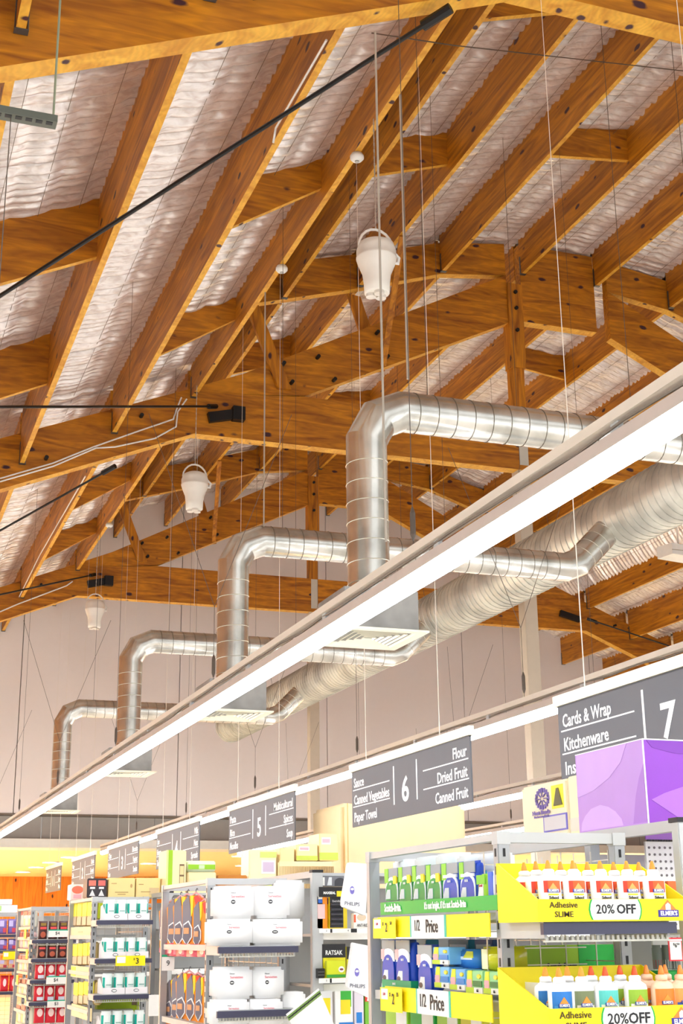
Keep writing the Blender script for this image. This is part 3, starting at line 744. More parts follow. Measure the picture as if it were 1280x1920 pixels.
# ================================================================== NEAREST SHELVING: GLUE TRAYS
ORG = (240, 96, 30); ORL = (250, 150, 50); BLU = (24, 74, 190); CY = (70, 170, 226)
def glue_bottle(label, loc, body, cap, lab, kind='school', tilt=0):
    t = thing('glue_bottle', label, 'glue bottle', loc, 'glue bottles in the yellow trays', world=False)
    h, w = .112, .070
    MB().lathe([(.030, 0), (.034, .004), (.035, .01), (.035, .104), (.032, .114), (.020, .122), (.0165, .126)], 0, 0, 24, sx=1, sy=.62).build('bottle_body', body, t, smooth=True)
    MB().lathe([(.017, .124), (.017, .135), (.012, .139)], 0, 0, 18).build('collar', body if kind == 'school' else cap, t, smooth=True)
    MB().lathe([(.0085, .137), (.0088, .143), (.006, .155), (.0035, .163)], 0, 0, 14).build('nozzle_cap', cap, t, smooth=True)
    r = .0353
    def wrap(z0, z1, u0, u1, m_, nm, o=.0004):
        n = 8; pts = []
        for k in range(n+1):
            x = u0+(u1-u0)*k/n; pts.append((x, -.62*math.sqrt(max(0, r*r-x*x))-o))
        MB()._add([(p[0], p[1], zz) for zz in (z0, z1) for p in pts], [(k, k+1, n+2+k, n+1+k) for k in range(n)]).build(nm, m_, t)
    if lab == 'orange':
        wrap(.074, .106, -.026, .026, mat(ORG, .45), 'label')
        wrap(.074, .106, -.026, -.015, mat((232, 60, 30), .45), 'label_edge', .0006)
        y_ = -.0235
        MB().prismY([(-.016, .080), (.016, .080), (0, .100)], y_, y_+.003).build('label_roof', mat((250, 170, 90), .45), t)
        MB().box(-.018, .018, y_-.0004, y_+.002, .074, .083).build('label_band', mat((40, 70, 170), .4), t)
        text("ELMER'S", t, (0, y_-.0012, .0785), .0095, TXT, sx=.95, off=.0002)
        MB().box(-.016, .016, y_+.0005, y_+.002, .0665, .0705).build('label_strip', mat((240, 220, 0), .5), t)
        text('School', t, (0, y_-.0002, .0595), .011, TXK, off=.0003)
    else:
        c1, c2 = lab
        wrap(.030, .102, -.030, .030, mat(c1, .45), 'label')
        wrap(.034, .066, -.026, .026, mat(c2, .45), 'label_panel', .0007)
        y_ = -.0240
        MB().prismY([(-.014, .070), (.014, .070), (0, .088)], y_, y_+.003).build('label_roof', mat(ORL, .45), t)
        MB().box(-.017, .017, y_-.0004, y_+.002, .062, .071).build('label_band', mat((40, 70, 170), .4), t)
        text("ELMER'S", t, (0, y_-.0012, .0665), .0092, TXT, sx=.95, off=.0002)
    t.rotation_euler = (tilt, 0, 0)
    return t
ORCAP = mat((244, 150, 40), .4); RDCAP = mat((236, 84, 30), .4); GWH = mat((250, 250, 248), .35, var=.01)
def tray(label, X0, X1, Yf, Yb, z, zl, zb, lipt):
    t = thing('display_tray', label, 'display tray', ((X0+X1)/2, Yf, z), 'yellow glue trays')
    th = .004
    MB().box(X0, X1, Yf, Yf+th, z, zl).build('front_lip', YEL, t)
    MB().box(X0, X1, Yb-th, Yb, z, zb).build('back_panel', YEL, t)
    for x in (X0, X1-th):
        MB().prismX([(Yf+th, z), (Yb-th, z), (Yb-th, zb), (Yf+(Yb-Yf)*.45, zb-(zb-zl)*.55), (Yf+th, zl)], x, x+th).build('side_panel', YEL, t)
    MB().box(X0, X1, Yf, Yb, z-.003, z).build('tray_floor', YEL, t)
    yf = Yf-.0012; h = zl-z; w = X1-X0; zc = (z+zl)/2
    def band(u0, u1, m_, nm, y_):
        a, b = X0+w*u0, X0+w*u1; k = .012
        pts = [(a, z+.001), (b, z+.001), (b+k*.5, z+h*.25), (b+k*.7, zc), (b+k*.5, zl-h*.25), (b, zl-.001), (a, zl-.001), (a-k*.5, zl-h*.25), (a-k*.7, zc), (a-k*.5, z+h*.25)]
        MB().prismY(pts, y_, Yf).build(nm, m_, t)
    band(.345, .665, GREEN, 'price_band', yf+.0004); band(.355, .655, PAPER, 'price_panel', yf)
    text('20%', t, (X0+w*.435, yf-.001, zc), h*.62, TXK, off=.0003); text('OFF', t, (X0+w*.575, yf-.001, zc), h*.62, TXK, off=.0008)
    text('Adhesive', t, (X0+w*.165, yf-.0005, zc+h*.22), h*.40, mat((70, 50, 6), .5), sx=1.05, off=.0002); text('SLIME', t, (X0+w*.165, yf-.0005, zc-h*.22), h*.38, mat((70, 50, 6), .5), sx=1.1, off=.0002)
    cx = X0+w*.86
    MB().prismY([(cx-.030, zc-.004), (cx+.030, zc-.004), (cx, zc+.026)], yf, Yf).build('brand_roof', mat((246, 130, 50), .4), t)
    MB().prismY([(cx-.008, zc-.004), (cx+.008, zc-.004), (cx+.008, zc+.012), (cx, zc+.018), (cx-.008, zc+.012)], yf-.0005, Yf).build('brand_emblem', TXT, t)
    MB().box(cx-.033, cx+.033, yf-.0008, Yf, zc-.021, zc-.002).build('brand_band', mat((60, 50, 150), .4), t)
    text("ELMER'S", t, (cx, yf-.002, zc-.0115), .0165, TXT, sx=.95, off=.0005)
    return t
tA = 1.577; YfA = 3.49
X0A, X1A = AY(1008, 1700, YfA).x, AY(1284, 1700, YfA).x
tray('upper yellow display tray of school glue, open at the top', X0A, X1A+.01, YfA, 3.74, tA, AY(1010, 1686, YfA).z, 1.741, '')
rown = ['front row', 'second row', 'back row']
cols = [AY(p, 1650, 3.545).x for p in (1030, 1077, 1128, 1178, 1226)]
for r in range(3):
    for c, x in enumerate([cols[0]-.075*0]+cols[1:] if r else cols):
        glue_bottle('white school glue bottle, %s in the %s of the upper tray' % (ordn(c, 5), rown[r]), (x-(0, .006, .012)[r], 3.545+.062*r, tA+.001), GWH, ORCAP, 'orange', tilt=-.04)
YfB = 3.42
pB = AY(1029, 1892, YfB); pB1 = AY(1292, 1892, YfB); zlB = pB.z; zBb = AX(953, 1815, 1.80).z
tB = zlB-.062
tray('lower yellow display tray with white dividers and mixed glues', pB.x, pB1.x+.04, YfB, YfB+.30, tB, zlB, zBb, '')
LB = [((36, 120, 200), (60, 150, 220), 'blue-labelled white glue bottle, leftmost in the lower tray', GWH, ORCAP), ((120, 130, 90), (230, 220, 200), 'clear glue bottle with a dark label, second in the lower tray', GWH, ORCAP),
      ((90, 200, 190), (230, 240, 220), 'glue bottle with a pale teal label in the lower tray', GWH, RDCAP), ((150, 190, 50), (240, 240, 230), 'glue bottle with a green and white label, right of the middle divider', GWH, RDCAP),
      ((246, 130, 40), (250, 150, 60), 'peach glue bottle with an orange flip cap, left one of two', mat((250, 206, 170), .4), mat((246, 140, 50), .4)), ((250, 160, 80), (50, 90, 190), 'peach glue bottle with an orange flip cap, right one of two', mat((250, 206, 170), .4), mat((246, 140, 50), .4))]
for i, p in enumerate((1040, 1082, 1127, 1182, 1232, 1268)):
    c1, c2, lb, bd_, cp_ = LB[i]
    for r in range(2):
        x = AY(p, 1880, 3.50).x; zz = AY(p, (1836, 1846, 1850, 1846, 1830, 1826)[i], 3.50).z-.16
        glue_bottle(lb if r == 0 else 'back '+lb, (x-.004*r, 3.47+.07*r, max(tB+.001, zz)), bd_, cp_, (c1, c2))
for i, p in enumerate((1062, 1106, 1152, 1205)):
    x = AY(p, 1880, 3.46).x
    d_ = MB().prismX([(YfB+.01, tB), (YfB+.28, tB), (YfB+.28, zBb-.04), (YfB+.20, zBb-.04), (YfB+.01, zlB-.005)], x, x+.003).build('tray_divider', PAPER)
    tag(d_, 'white card divider in the lower tray, %s' % ('first from the left', 'second from the left', 'third from the left', 'rightmost')[i], 'divider', 'tray dividers')
    d_['group'] = 'tray dividers'
# carton seen behind the wire, between the trays
prod('scrub_carton', 'lime carton lettered Scrub Dots behind the wire between the glue trays', 'carton', None, onY(960, 1160, 1772, 1822, 4.02), (150, 190, 40), [(.62, 0, 1, 1, (30, 170, 60))], [('Scrub Dots', .45, .2, .32, TXK, .9, .001)], d=.08)
# ------------------------------------------------------------------ left face of the nearest shelving
XL = 1.84
b = onX(713, 932, 1685, 1711, XL)
t = prod('shelf_banner', 'green cardboard banner lettered Scotch-Brite across the upper shelf', 'banner', None, b, (30, 178, 60), [], [('Scotch-Brite.', .13, .5, .85, TXT, .82, .0012), ("It's not bright, if it's not Scotch-Brite", .60, .52, .72, TXT, .72, .0008)], d=.004, gap=1)
for k, (pl, ps, lab) in enumerate(((onX(708, 918, 1716, 1757, XL-.008), '2', 'upper'), (onX(722, 922, 1857, 1905, XL-.008), '2', 'lower'))):
    t = prod('price_strip', '%s long yellow half price strip on the nearest shelving' % lab, 'price strip', 'half price strips', pl, YEL, [(.33, 0, .655, 1, (60, 190, 170)), (.345, 0, .64, 1, PAPER)], [('1/2', .40, .52, .74, TXK, .8, 0), ('Price', .535, .48, .86, TXK, .85, .0006)], d=.003, gap=1)
    pl2 = list(pl); pl2[0] -= .012; pl2[1] = pl[1]+pl[3]*.40; pl2[3] = pl[3]*.235; pl2[2] -= .004
    prod('price_ticket', 'small yellow price ticket at the left end of the %s strip' % lab, 'price ticket', 'yellow price tickets', tuple(pl2), YEL, [(.06, .5, .36, .95, PAPER)], [('$', .48, .72, .22, TXK), ('2', .62, .52, .62, TXK, .8, .0004), ('50' if k == 0 else '35', .82, .74, .24, TXK), ('3.70', .21, .72, .16, mat((200, 60, 80), .5))], d=.001, gap=1)
GR, BL, TE = (20, 150, 60), (20, 70, 190), (0, 140, 140)
PK = [(722, 747, 1627, 'green scrub brush pack, first from the left on the upper shelf', GR), (748, 773, 1624, 'green scrub brush pack, second from the left on the upper shelf', GR), (774, 799, 1622, 'green scrub brush pack, third from the left on the upper shelf', GR),
      (800, 828, 1620, 'green scrub brush pack, fourth from the left on the upper shelf', GR), (829, 860, 1617, 'blue bathroom scrubber pack beside the green packs on the upper shelf', BL), (862, 892, 1614, 'wide blue scrubber pack in the middle right of the upper shelf', BL)]
for a, b_, tp, lab, c in PK:
    pl = onX(a, b_, tp, 1689, 1.875)
    dk = tuple(int(v*.7) for v in c)
    prod('scrubber_pack', lab, 'cleaning pack', 'cleaning packs on the upper shelf', pl, c, [(.04, .70, .96, .98, (150, 160, 166)), (.05, .02, .95, .72, (240, 244, 250), 'dome'), (.08, .0, .92, .62, c, 'dome'), (.0, .55, .28, .98, (140, 210, 50)), (.66, .5, .9, .74, (250, 220, 40)) if c == GR else (.1, .60, .9, .68, (240, 244, 250)), (.06, .06, .45, .34, (200, 214, 220), 'slash')], [('BATH' if c == BL else 'DISH', .5, .50, .09, TXT, .9)], style='bag', d=.04)
prod('sponge_pack', 'lime and white sponge sleeve leaning right of the blue packs', 'cleaning pack', None, onX(893, 912, 1638, 1688, 1.868), (160, 212, 40), [(.1, .05, .7, .6, PAPER, 'slash'), (.05, .6, .9, .95, (120, 200, 40))], [('Scrub', .5, .55, .16, mat((200, 40, 60), .5), .8)], style='bag', d=.04)
prod('sponge_pack', 'narrow blue and white sleeve next to the right upright', 'cleaning pack', None, onX(914, 928, 1632, 1684, 1.868), (245, 248, 250), [(.1, 0, .7, .95, (40, 100, 220))], [], style='bag', d=.04)
bg = [(735, 760, 1612), (775, 812, 1606), (815, 850, 1600), (855, 890, 1603), (893, 926, 1600)]
for i, (a, b_, tp) in enumerate(bg):
    prod('wrapped_sponge', 'white wrapped sponge pack in the back row of the upper shelf, %s' % ordn(i, 5), 'cleaning pack', 'wrapped packs at the back of the upper shelf', onX(a, b_, tp, 1665, 1.98), (236, 244, 246), [(.1, .1, .6, .5, (60, 200, 210))], [], style='pillow', d=.08)
PK2 = [(716, 741, 1762, 1843, BL, 'blue scrubber pack, first from the left on the lower shelf'), (742, 769, 1762, 1846, BL, 'blue scrubber pack, second from the left on the lower shelf'), (783, 811, 1771, 1858, BL, 'blue scrubber pack, standing alone mid lower shelf')]
for a, b_, tp, bt, c, lab in PK2:
    prod('scrubber_pack', lab, 'cleaning pack', 'blue packs on the lower shelf', onX(a, b_, tp, bt, 1.868), c, [(.02, .72, .98, .99, (156, 166, 170)), (.04, .5, .96, .80, (244, 248, 250), 'dome'), (.06, .02, .94, .66, c, 'dome'), (.04, .04, .5, .3, (230, 236, 240), 'slash'), (.10, .06, .36, .18, (70, 60, 60), 'oval'), (.0, .55, .22, .78, (250, 190, 190))], [('BATH', .55, .55, .07, TXT, .9)], style='bag', d=.05)
prod('display_box', 'green display box holding the two left blue packs', 'display box', None, onX(715, 771, 1838, 1856, 1.858), TEALG, [], [('BRITE', .45, .6, .35, TXT)], d=.06)
SP = [(811, 842, 1776, 1808, (120, 190, 235), 'upper left light blue sponge pack'), (815, 843, 1813, 1852, (120, 190, 235), 'lower light blue sponge pack, first of the front row'), (844, 873, 1817, 1856, (110, 180, 235), 'lower light blue sponge pack, second of the front row'),
      (874, 906, 1820, 1862, (150, 214, 150), 'pale green sponge pack, third of the front row'), (907, 937, 1822, 1864, (150, 214, 150), 'pale green sponge pack, rightmost of the front row')]
for a, b_, tp, bt, c, lab in SP:
    prod('sponge_pack', lab, 'sponge pack', 'sponge packs on the lower shelf', onX(a, b_, tp, bt, 1.868), c, [(.0, .4, .36, 1, (220, 226, 40), 'slash'), (.04, .25, .34, .6, (246, 170, 180)), (.42, .3, .95, .55, (40, 130, 210) if c[0] < 140 else (20, 120, 60)), (.0, 0, .5, .25, (190, 220, 50)), (.5, 0, 1, .25, PAPER), (.7, .65, .9, .85, (250, 220, 60), 'oval')], [('66', .74, .12, .2, TXK)], style='box', d=.06)
prod('sponge_pack', 'blue wrapped sponge bundle at the back of the lower shelf', 'sponge pack', None, onX(848, 890, 1780, 1815, 1.91), (60, 140, 220), [(.1, .45, .9, .62, (230, 240, 250)), (.5, .55, .95, .9, (220, 220, 40), 'slash')], [], style='pillow', d=.09)
prod('sponge_pack', 'yellow cellophane wrapped cloths at the right of the lower shelf', 'sponge pack', None, onX(900, 935, 1775, 1822, 1.90), (206, 206, 30), [(.1, .1, .4, .9, (220, 236, 200))], [], style='pillow', d=.1, rough=.2)
for i, (a, b_) in enumerate(((722, 765), (768, 815), (818, 860), (862, 905))):
    prod('lime_carton', 'lime and white carton on the lowest visible shelf, %s' % ordn(i, 4), 'carton', 'cartons under the lower strip', onX(a, b_, 1890, 1935, 1.95), ((150, 206, 50), (40, 170, 70), (150, 200, 60), (200, 196, 40))[i], [(.5, .1, .95, .9, PAPER)], [], d=.1)
for i, (a, b_) in enumerate(((770, 800), (840, 880), (890, 925))):
    prod('hanging_pack', 'dark teal pack in the shadow of the lower shelf, %s' % ordn(i, 3), 'cleaning pack', 'dark packs at the back', onX(a, b_, 1762, 1852, 2.0), (10, 110, 130) if i < 2 else (20, 60, 120), [(.1, .7, .9, .9, (200, 210, 214))], [], d=.05)
# ------------------------------------------------------------------ on top and right of the nearest shelving
XT = 2.45; c0 = AX(1204, 1385, XT); c1 = AX(1078, 1412, XT); zt = c0.z
PUR1 = mat((190, 130, 222), .4)
t = thing('purple_box', 'large glossy purple box with pale curves on top of the nearest shelving', 'box', (XT, c0.y, 1.876))
MB().box(XT, XT+.55, c0.y, c1.y, 1.877, zt).build('carton', mat((140, 58, 186), .35), t, bevel=.003)
def arc(pts, x=None, y=None, m_=None, nm='printed_curve'):
    if x is not None: MB().prismX(pts, x, x+.003).build(nm, m_, t)
    else: MB().prismY(pts, y, y+.003).build(nm, m_, t)
H = zt-1.877; W = c1.y-c0.y
fx = lambda u, v: (c1.y-W*u, 1.877+H*v)
arc([fx(*p) for p in ((0, 0), (1, 0), (1, 1), (0, 1))], x=XT-.0012, m_=mat((184, 134, 214), .35), nm='side_face')
arc([fx(*p) for p in ((.05, .12), (.1, .2), (.2, .28), (.34, .31), (.46, .27), (.56, .2), (.64, .1), (.66, .02), (.03, .02))], x=XT-.0022, m_=mat((204, 160, 228), .35))
arc([fx(*p) for p in ((0, .45), (.25, .5), (.5, .62), (.68, .78), (.78, .99), (.02, .99))], x=XT-.0022, m_=mat((198, 152, 224), .35))
arc([fx(*p) for p in ((.80, .02), (.86, .35), (.92, .55), (.99, .7), (.99, .02))], x=XT-.0022, m_=mat((166, 110, 204), .35))
gx = lambda u, v: (XT+.55*u, 1.877+H*v)
arc([gx(*p) for p in ((.03, .28), (.12, .36), (.25, .44), (.4, .46), (.6, .42), (.8, .34), (.99, .3), (.99, .02), (.25, .02))], y=c0.y-.0014, m_=mat((170, 104, 206), .35))
arc([gx(*p) for p in ((.02, .99), (.06, .9), (.2, .84), (.45, .82), (.7, .86), (.99, .97))], y=c0.y-.0014, m_=mat((122, 40, 168), .35))
MB().box(XT-.003, XT+.001, c0.y-.003, c0.y+.001, 1.877, zt).build('white_edge', TXT, t)
MB().box(XT-.002, XT+.55, c0.y-.002, c0.y+.003, zt-.003, zt+.001).build('white_edge', TXT, t)
MB().box(XT-.002, XT+.002, c0.y, c1.y, zt-.002, zt+.001).build('white_edge', TXT, t)
# cream cartons behind it
h0, h1 = AX(975, 1478, XT), AX(1062, 1462, XT)
pl = (XT, (h0.y+h1.y)/2, 1.877, h0.y-h1.y, h0.z-1.877, '-X')
PUI = mat((110, 90, 160), .5)
t = prod('cream_carton', 'cream carton with a purple wheel emblem and yellow hazard label', 'carton', None, pl, (244, 228, 192), [(.68, .50, .93, .92, (250, 230, 30), 'rect', 'hazard_label'), (.48, .10, .98, .40, (110, 100, 190)), (.50, .13, .96, .37, (206, 200, 200))], [('Heat Beads', .45, .47, .10, PUI, 1.5, .001), ('Barbecue Fuel', .45, .40, .055, PUI, 1.8, .0005), ('10 Kg', .15, .1, .06, PUI, 1.8)], d=.3)
x, y, z, w, h, f_ = pl
for q, rr in ((.115, .018),):
    m = MB()
    for k in range(16):
        a = 2*math.pi*k/16; cx, cz = -.02*w-.0, h*.72
        m.box(cx+math.cos(a)*w*.13-.006, cx+math.cos(a)*w*.13+.006, -.004, 0, cz+math.sin(a)*h*.16-.008, cz+math.sin(a)*h*.16+.008)
        if k % 2 == 0: m.beam((cx+math.cos(a)*w*.03, -.003, cz+math.sin(a)*h*.04), (cx+math.cos(a)*w*.11, -.003, cz+math.sin(a)*h*.135), .004, .003)
    tag(m.build('wheel_emblem', PUI, t), kind='stuff')
MB().prismY([((.72-.5)*w, h*.55), ((.90-.5)*w, h*.55), ((.83-.5)*w, h*.86), ((.79-.5)*w, h*.86)], -.0045, 0).build('hazard_mark', mat((90, 84, 40), .5), t)
g0 = AX(1062, 1462, XT+.004); 
prod('cream_carton', 'plain cream carton between the emblem carton and the purple box', 'carton', None, (XT+.004, (h1.y+c1.y)/2, 1.877, h1.y-c1.y, h0.z-1.877+.004, '-X'), (252, 238, 190), [(.05, .05, .95, .28, (226, 216, 196))], [], d=.3)
# pegboard, jars, ticket and green box right of the glue trays
pg = thing('pegboard', 'white pegboard panel with a purple strip, right of the glue trays', 'pegboard', (2.62, 4.06, 1.2))
a, b_ = AY(1211, 1600, 4.1), AY(1258, 1600, 4.1)
MB().box(a.x, b_.x+.12, 4.1, 4.11, 1.3, AY(1230, 1578, 4.1).z).build('board', PAPER, pg)
m = MB(); 
for i in range(9):
    for j in range(10): m.lathe([(.0042, 0), (.0042, .002)], 0, 0, 8)
vs = []; m = MB(); zt_ = AY(1230, 1578, 4.1).z
for i in range(7):
    for j in range(14):
        cx, cz = a.x+.012+i*.0205, zt_-.02-j*.0225
        m.prismY([(cx+.0042*math.cos(2*math.pi*k/8), cz+.0042*math.sin(2*math.pi*k/8)) for k in range(8)], 4.098, 4.1)
tag(m.build('peg_holes', mat((120, 112, 110), .6), pg), kind='stuff')
MB().box(a.x, b_.x+.12, 4.094, 4.1, zt_+.006, zt_+.028).build('purple_strip', PUR1, pg)
m = MB()
for k in range(14): m.box(a.x+.002+k*.0105, a.x+.009+k*.0105, 4.090, 4.094, zt_, zt_+.006)
tag(m.build('strip_teeth', BLACK, pg), kind='stuff')
prod('price_ticket', 'red-bordered white ticket hanging at the right edge', 'price ticket', None, onY(1253, 1279, 1758, 1802, 3.60), (220, 50, 60), [(.08, .06, .92, .84, PAPER), (.0, .86, 1, .93, PAPER)], [('$', .36, .72, .14, TXK), ('6', .5, .66, .26, TXK, .9), ('50', .68, .72, .14, TXK)], d=.003)
prod('green_box', 'green box with white lettering at the lower right edge', 'box', None, onY(1240, 1300, 1820, 1880, 3.72), (10, 150, 60), [(0, .72, 1, .98, (60, 180, 90)), (.05, .0, .95, .14, (240, 90, 60)), (.4, 0, 1, .3, PAPER)], [('Pronto', .55, .42, .2, TXT, .9, .0006)], d=.09)
for i, (a_, b_) in enumerate(((1228, 1244), (1246, 1262), (1262, 1278))):
    prod('glass_jar', 'small jar on the aisle shelf behind the red ticket, %s' % ordn(i, 3), 'jar', 'jars behind the red ticket', onY(a_, b_, 1772, 1818, 3.9), (110, 118, 112), [(.0, .05, 1, .4, (170, 30, 40) if i == 0 else (214, 210, 200))], [], style='can')
prod('orange_pack', 'orange and blue pack just behind the right end of the upper tray', 'carton', None, onY(1252, 1275, 1652, 1690, 3.9), (240, 110, 40), [(.7, 0, 1, 1, (60, 80, 170))], [], d=.04)
# ================================================================== SECOND SHELVING: SERVIETTES
SW = (252, 251, 248); RDT = mat((226, 70, 90), .5)
SV = [(407, 478, 1661, 1723, 7.08, 'top left serviette pack on the upper stack'), (479, 545, 1661, 1722, 7.08, 'top right serviette pack on the upper stack'), (396, 475, 1723, 1773, 7.02, 'bottom left serviette pack on the upper stack'), (476, 569, 1723, 1773, 7.02, 'wide bottom right serviette pack on the upper stack'),
      (520, 572, 1650, 1722, 7.2, 'plain serviette pack bulging behind the upper stack'), (405, 475, 1813, 1874, 7.08, 'top left serviette pack on the lower stack'), (476, 534, 1813, 1872, 7.08, 'top right serviette pack on the lower stack'),
      (401, 469, 1875, 1925, 7.02, 'bottom left serviette pack on the lower stack'), (470, 532, 1874, 1925, 7.02, 'bottom right serviette pack on the lower stack'), (533, 574, 1860, 1925, 7.1, 'plain serviette pack at the right of the lower stack')]
for a_, b_, tp, bt, Y, lab in SV:
    w_ = b_-a_; pln = 'plain' in lab
    u = .42
    prod('serviette_pack', 'white ' + lab, 'serviette pack', 'white serviette packs', onY(a_, b_, tp, bt, Y), SW, [] if pln else [(u-.06, .45, u+.06, .58, (60, 60, 66), 'oval'), (u-.035, .5, u+.035, .53, PAPER)],
         [] if pln else [('Serviettes', u+.12, .68, .11, RDT, 1.0), ('Dinner', u+.0, .79, .06, TXK)], style='pillow', d=.16 if Y < 7.15 else .12, gap=.985, rough=.6)
OG, GY_, RD = (248, 150, 40), (128, 122, 132), (226, 60, 50)
def garment(lab, pl, tilt, hook=True):
    x, y, z, w, h, f_ = pl
    t = thing('hanging_garment', lab, 'garment', (x, y, z), 'orange garments hanging on the second shelving', world=False)
    t.rotation_euler = (0, 0, -math.pi/2+tilt)
    P = lambda pts: [((u-.5)*w, v*h) for u, v in pts]
    MB().prismY(P([(.08, .0), (.92, .0), (.96, .6), (1.0, .82), (.68, .97), (.32, .97), (0, .82), (.04, .6)]), 0, .03).build('body', mat(OG, .5), t, bevel=.006)
    MB().prismY(P([(.1, .86), (.32, .98), (.46, .6), (.42, .28), (.22, .18), (.10, .3)]), -.004, .002).build('grey_panel', mat(GY_, .5), t)
    MB().prismY(P([(.54, .95), (.68, .97), (.92, .84), (.80, .70), (.62, .78)]), -.004, .002).build('red_panel', mat(RD, .5), t)
    MB().prismY(P([(.40, .97), (.52, .97), (.50, .7), (.44, .62)]), -.005, .002).build('yellow_panel', mat((250, 220, 40), .5), t)
    MB().prismY(P([(.16, .5), (.36, .56), (.5, .44), (.5, .28), (.3, .14), (.12, .26)]), -.007, -.003).build('emblem_border', TXT, t)
    MB().prismY(P([(.18, .48), (.35, .53), (.47, .43), (.47, .29), (.3, .17), (.15, .27)]), -.009, -.006).build('emblem_field', mat((110, 104, 118), .5), t)
    MB().prismY(P([(.2, .34), (.40, .34), (.40, .44), (.2, .44)]), -.011, -.008).build('emblem_badge', mat((224, 160, 110), .5), t)
    MB().box(-.4*w, .4*w, -.003, .0, .0, .09*h).build('clear_hem', mat((240, 130, 140), .4), t)
    if hook:
        MB().tube([((.2-.5)*w, .015, .93*h), (0, .015, 1.02*h), ((.8-.5)*w, .015, .93*h)], .006, 6).build('hanger', mat((226, 170, 176), .4), t)
        MB().tube([(0, .015, 1.02*h), (0, .015, 1.07*h), (.012, .015, 1.09*h), (.02, .015, 1.07*h)], .0025, 6).build('hanger_hook', HANGR, t)
for i, (a_, b_, tp, bt) in enumerate(((307, 328, 1690, 1786), (322, 344, 1682, 1788), (334, 358, 1678, 1790), (350, 374, 1676, 1790), (369, 388, 1688, 1792))):
    garment('orange and grey garment on the upper rail, %s' % ordn(i, 5), onX(a_, b_, tp, bt, 1.9+.0*i), .25)
for i, (a_, b_, tp, bt) in enumerate(((316, 332, 1835, 1930), (328, 346, 1826, 1930), (338, 360, 1822, 1930), (356, 376, 1826, 1930), (372, 389, 1830, 1930))):
    garment('orange and grey garment on the lower rail, %s' % ordn(i, 5), onX(a_, b_, tp, bt, 1.92), .25)
for i, (a_, b_) in enumerate(((309, 328), (329, 348), (349, 368), (369, 388))):
    prod('pink_pack', 'pink cellophane pack under the upper garments, %s' % ordn(i, 4), 'pack', 'pink packs under the garments', onX(a_, b_, 1768+i, 1793+i*.5, 1.873), (236, 96, 110), [(.3, .2, .7, .6, (250, 180, 186), 'oval')], [], style='pillow', d=.02, rough=.25)
prod('price_ticket', 'white ticket with a green top tilted on the corner of the second shelving', 'price ticket', None, onY(303, 327, 1790, 1820, 8.3), PAPER, [(0, .86, 1, 1, TEALG)], [('9', .5, .45, .5, TXK)], d=.002, rz=-.3)
MB_ = None
prod('price_ticket', 'loose white sheet hanging between the can rack and the garments', 'paper', None, onY(277, 304, 1865, 1905, 10.3), PAPER, [], [], d=.003, rz=.3)
# aisle shelves between the second post and the nearest shelving
Ym = 7.10
t = prod('price_rail_card', 'white price rail card with dark gaps under the batteries', 'label', 'aisle rail cards', onY(597, 692, 1741, 1749, Ym-.035), PAPER, [(.22, .05, .26, .95, DARK), (.64, .05, .76, .95, DARK)], [('2', .14, .5, .6, TXK), ('4', .58, .5, .6, TXK)], d=.002)
t = prod('price_rail_card', 'white price rail card with a dark gap under the yellow packs', 'label', 'aisle rail cards', onY(597, 655, 1834, 1843, Ym-.035), PAPER, [(.36, .05, .42, .95, DARK)], [('3', .24, .5, .6, TXK), ('9', .9, .5, .6, TXK)], d=.002)
prod('torch_pack', 'orange torch pack left of the batteries', 'pack', None, onY(594, 614, 1680, 1741, Ym+.03), (250, 150, 20), [(.05, .3, .75, .75, (236, 200, 196)), (.1, .78, .5, .99, (50, 110, 210)), (.1, .9, .5, 1, PAPER)], [], d=.04)
prod('yellow_pack', 'yellow and purple hanging pack behind the orange one', 'pack', None, onY(604, 618, 1684, 1741, Ym+.06), (250, 226, 30), [(0, .8, 1, 1, (70, 30, 110))], [], d=.02)
t = prod('battery_pack', 'black battery blister pack on a yellow card', 'battery pack', None, onY(617, 651, 1680, 1741, Ym+.02), (240, 214, 20), [(.02, .03, .78, .97, (52, 52, 56))], [('Everyday', .4, .84, .1, TXT, .8)], d=.02)
x, y, z, w, h, f_ = onY(617, 651, 1680, 1741, Ym+.02)
for k in range(5): MB().tube([(-.45*w, -.006, h*(.14+.15*k)), (.2*w, -.006, h*(.14+.15*k))], h*.062, 10).build('battery', mat((70, 70, 76), .3, .5), t)
prod('header_card', 'black header card with a yellow flash above the batteries', 'card', None, onY(597, 652, 1663, 1682, Ym-.02), (26, 24, 26), [(.62, .05, .98, .6, (236, 220, 20))], [('MAXSEAL', .36, .4, .34, TXT, .9, .0006)], d=.003)
prod('tin_row', 'row of black and white packs on the aisle shelf top', 'pack', None, onY(593, 650, 1643, 1662, Ym+.05), (120, 120, 126), [(.05, .1, .12, .9, PAPER), (.2, .1, .26, .9, PAPER), (.34, .1, .5, .9, (220, 224, 226), 'slash'), (.6, .05, .95, .85, (60, 60, 66), 'dome')], [], d=.06)
prod('bait_box', 'white box lettered Ant-Rid at the right of the battery shelf', 'box', None, onY(663, 692, 1712, 1741, Ym+.01), (250, 246, 238), [(.0, .4, .12, .9, (236, 90, 40)), (.2, .5, .8, .95, (222, 200, 170), 'oval')], [('ANT-RID', .55, .2, .28, TXK, .72)], d=.05)
prod('trap_pack', 'black-topped yellow trap pack, lettered Ratsak', 'pack', None, onY(603, 648, 1770, 1834, Ym+.03), (232, 222, 20), [(0, .6, 1, 1, (30, 28, 30))], [('RATSAK', .5, .74, .19, TXT, .8, .0006)], d=.03)
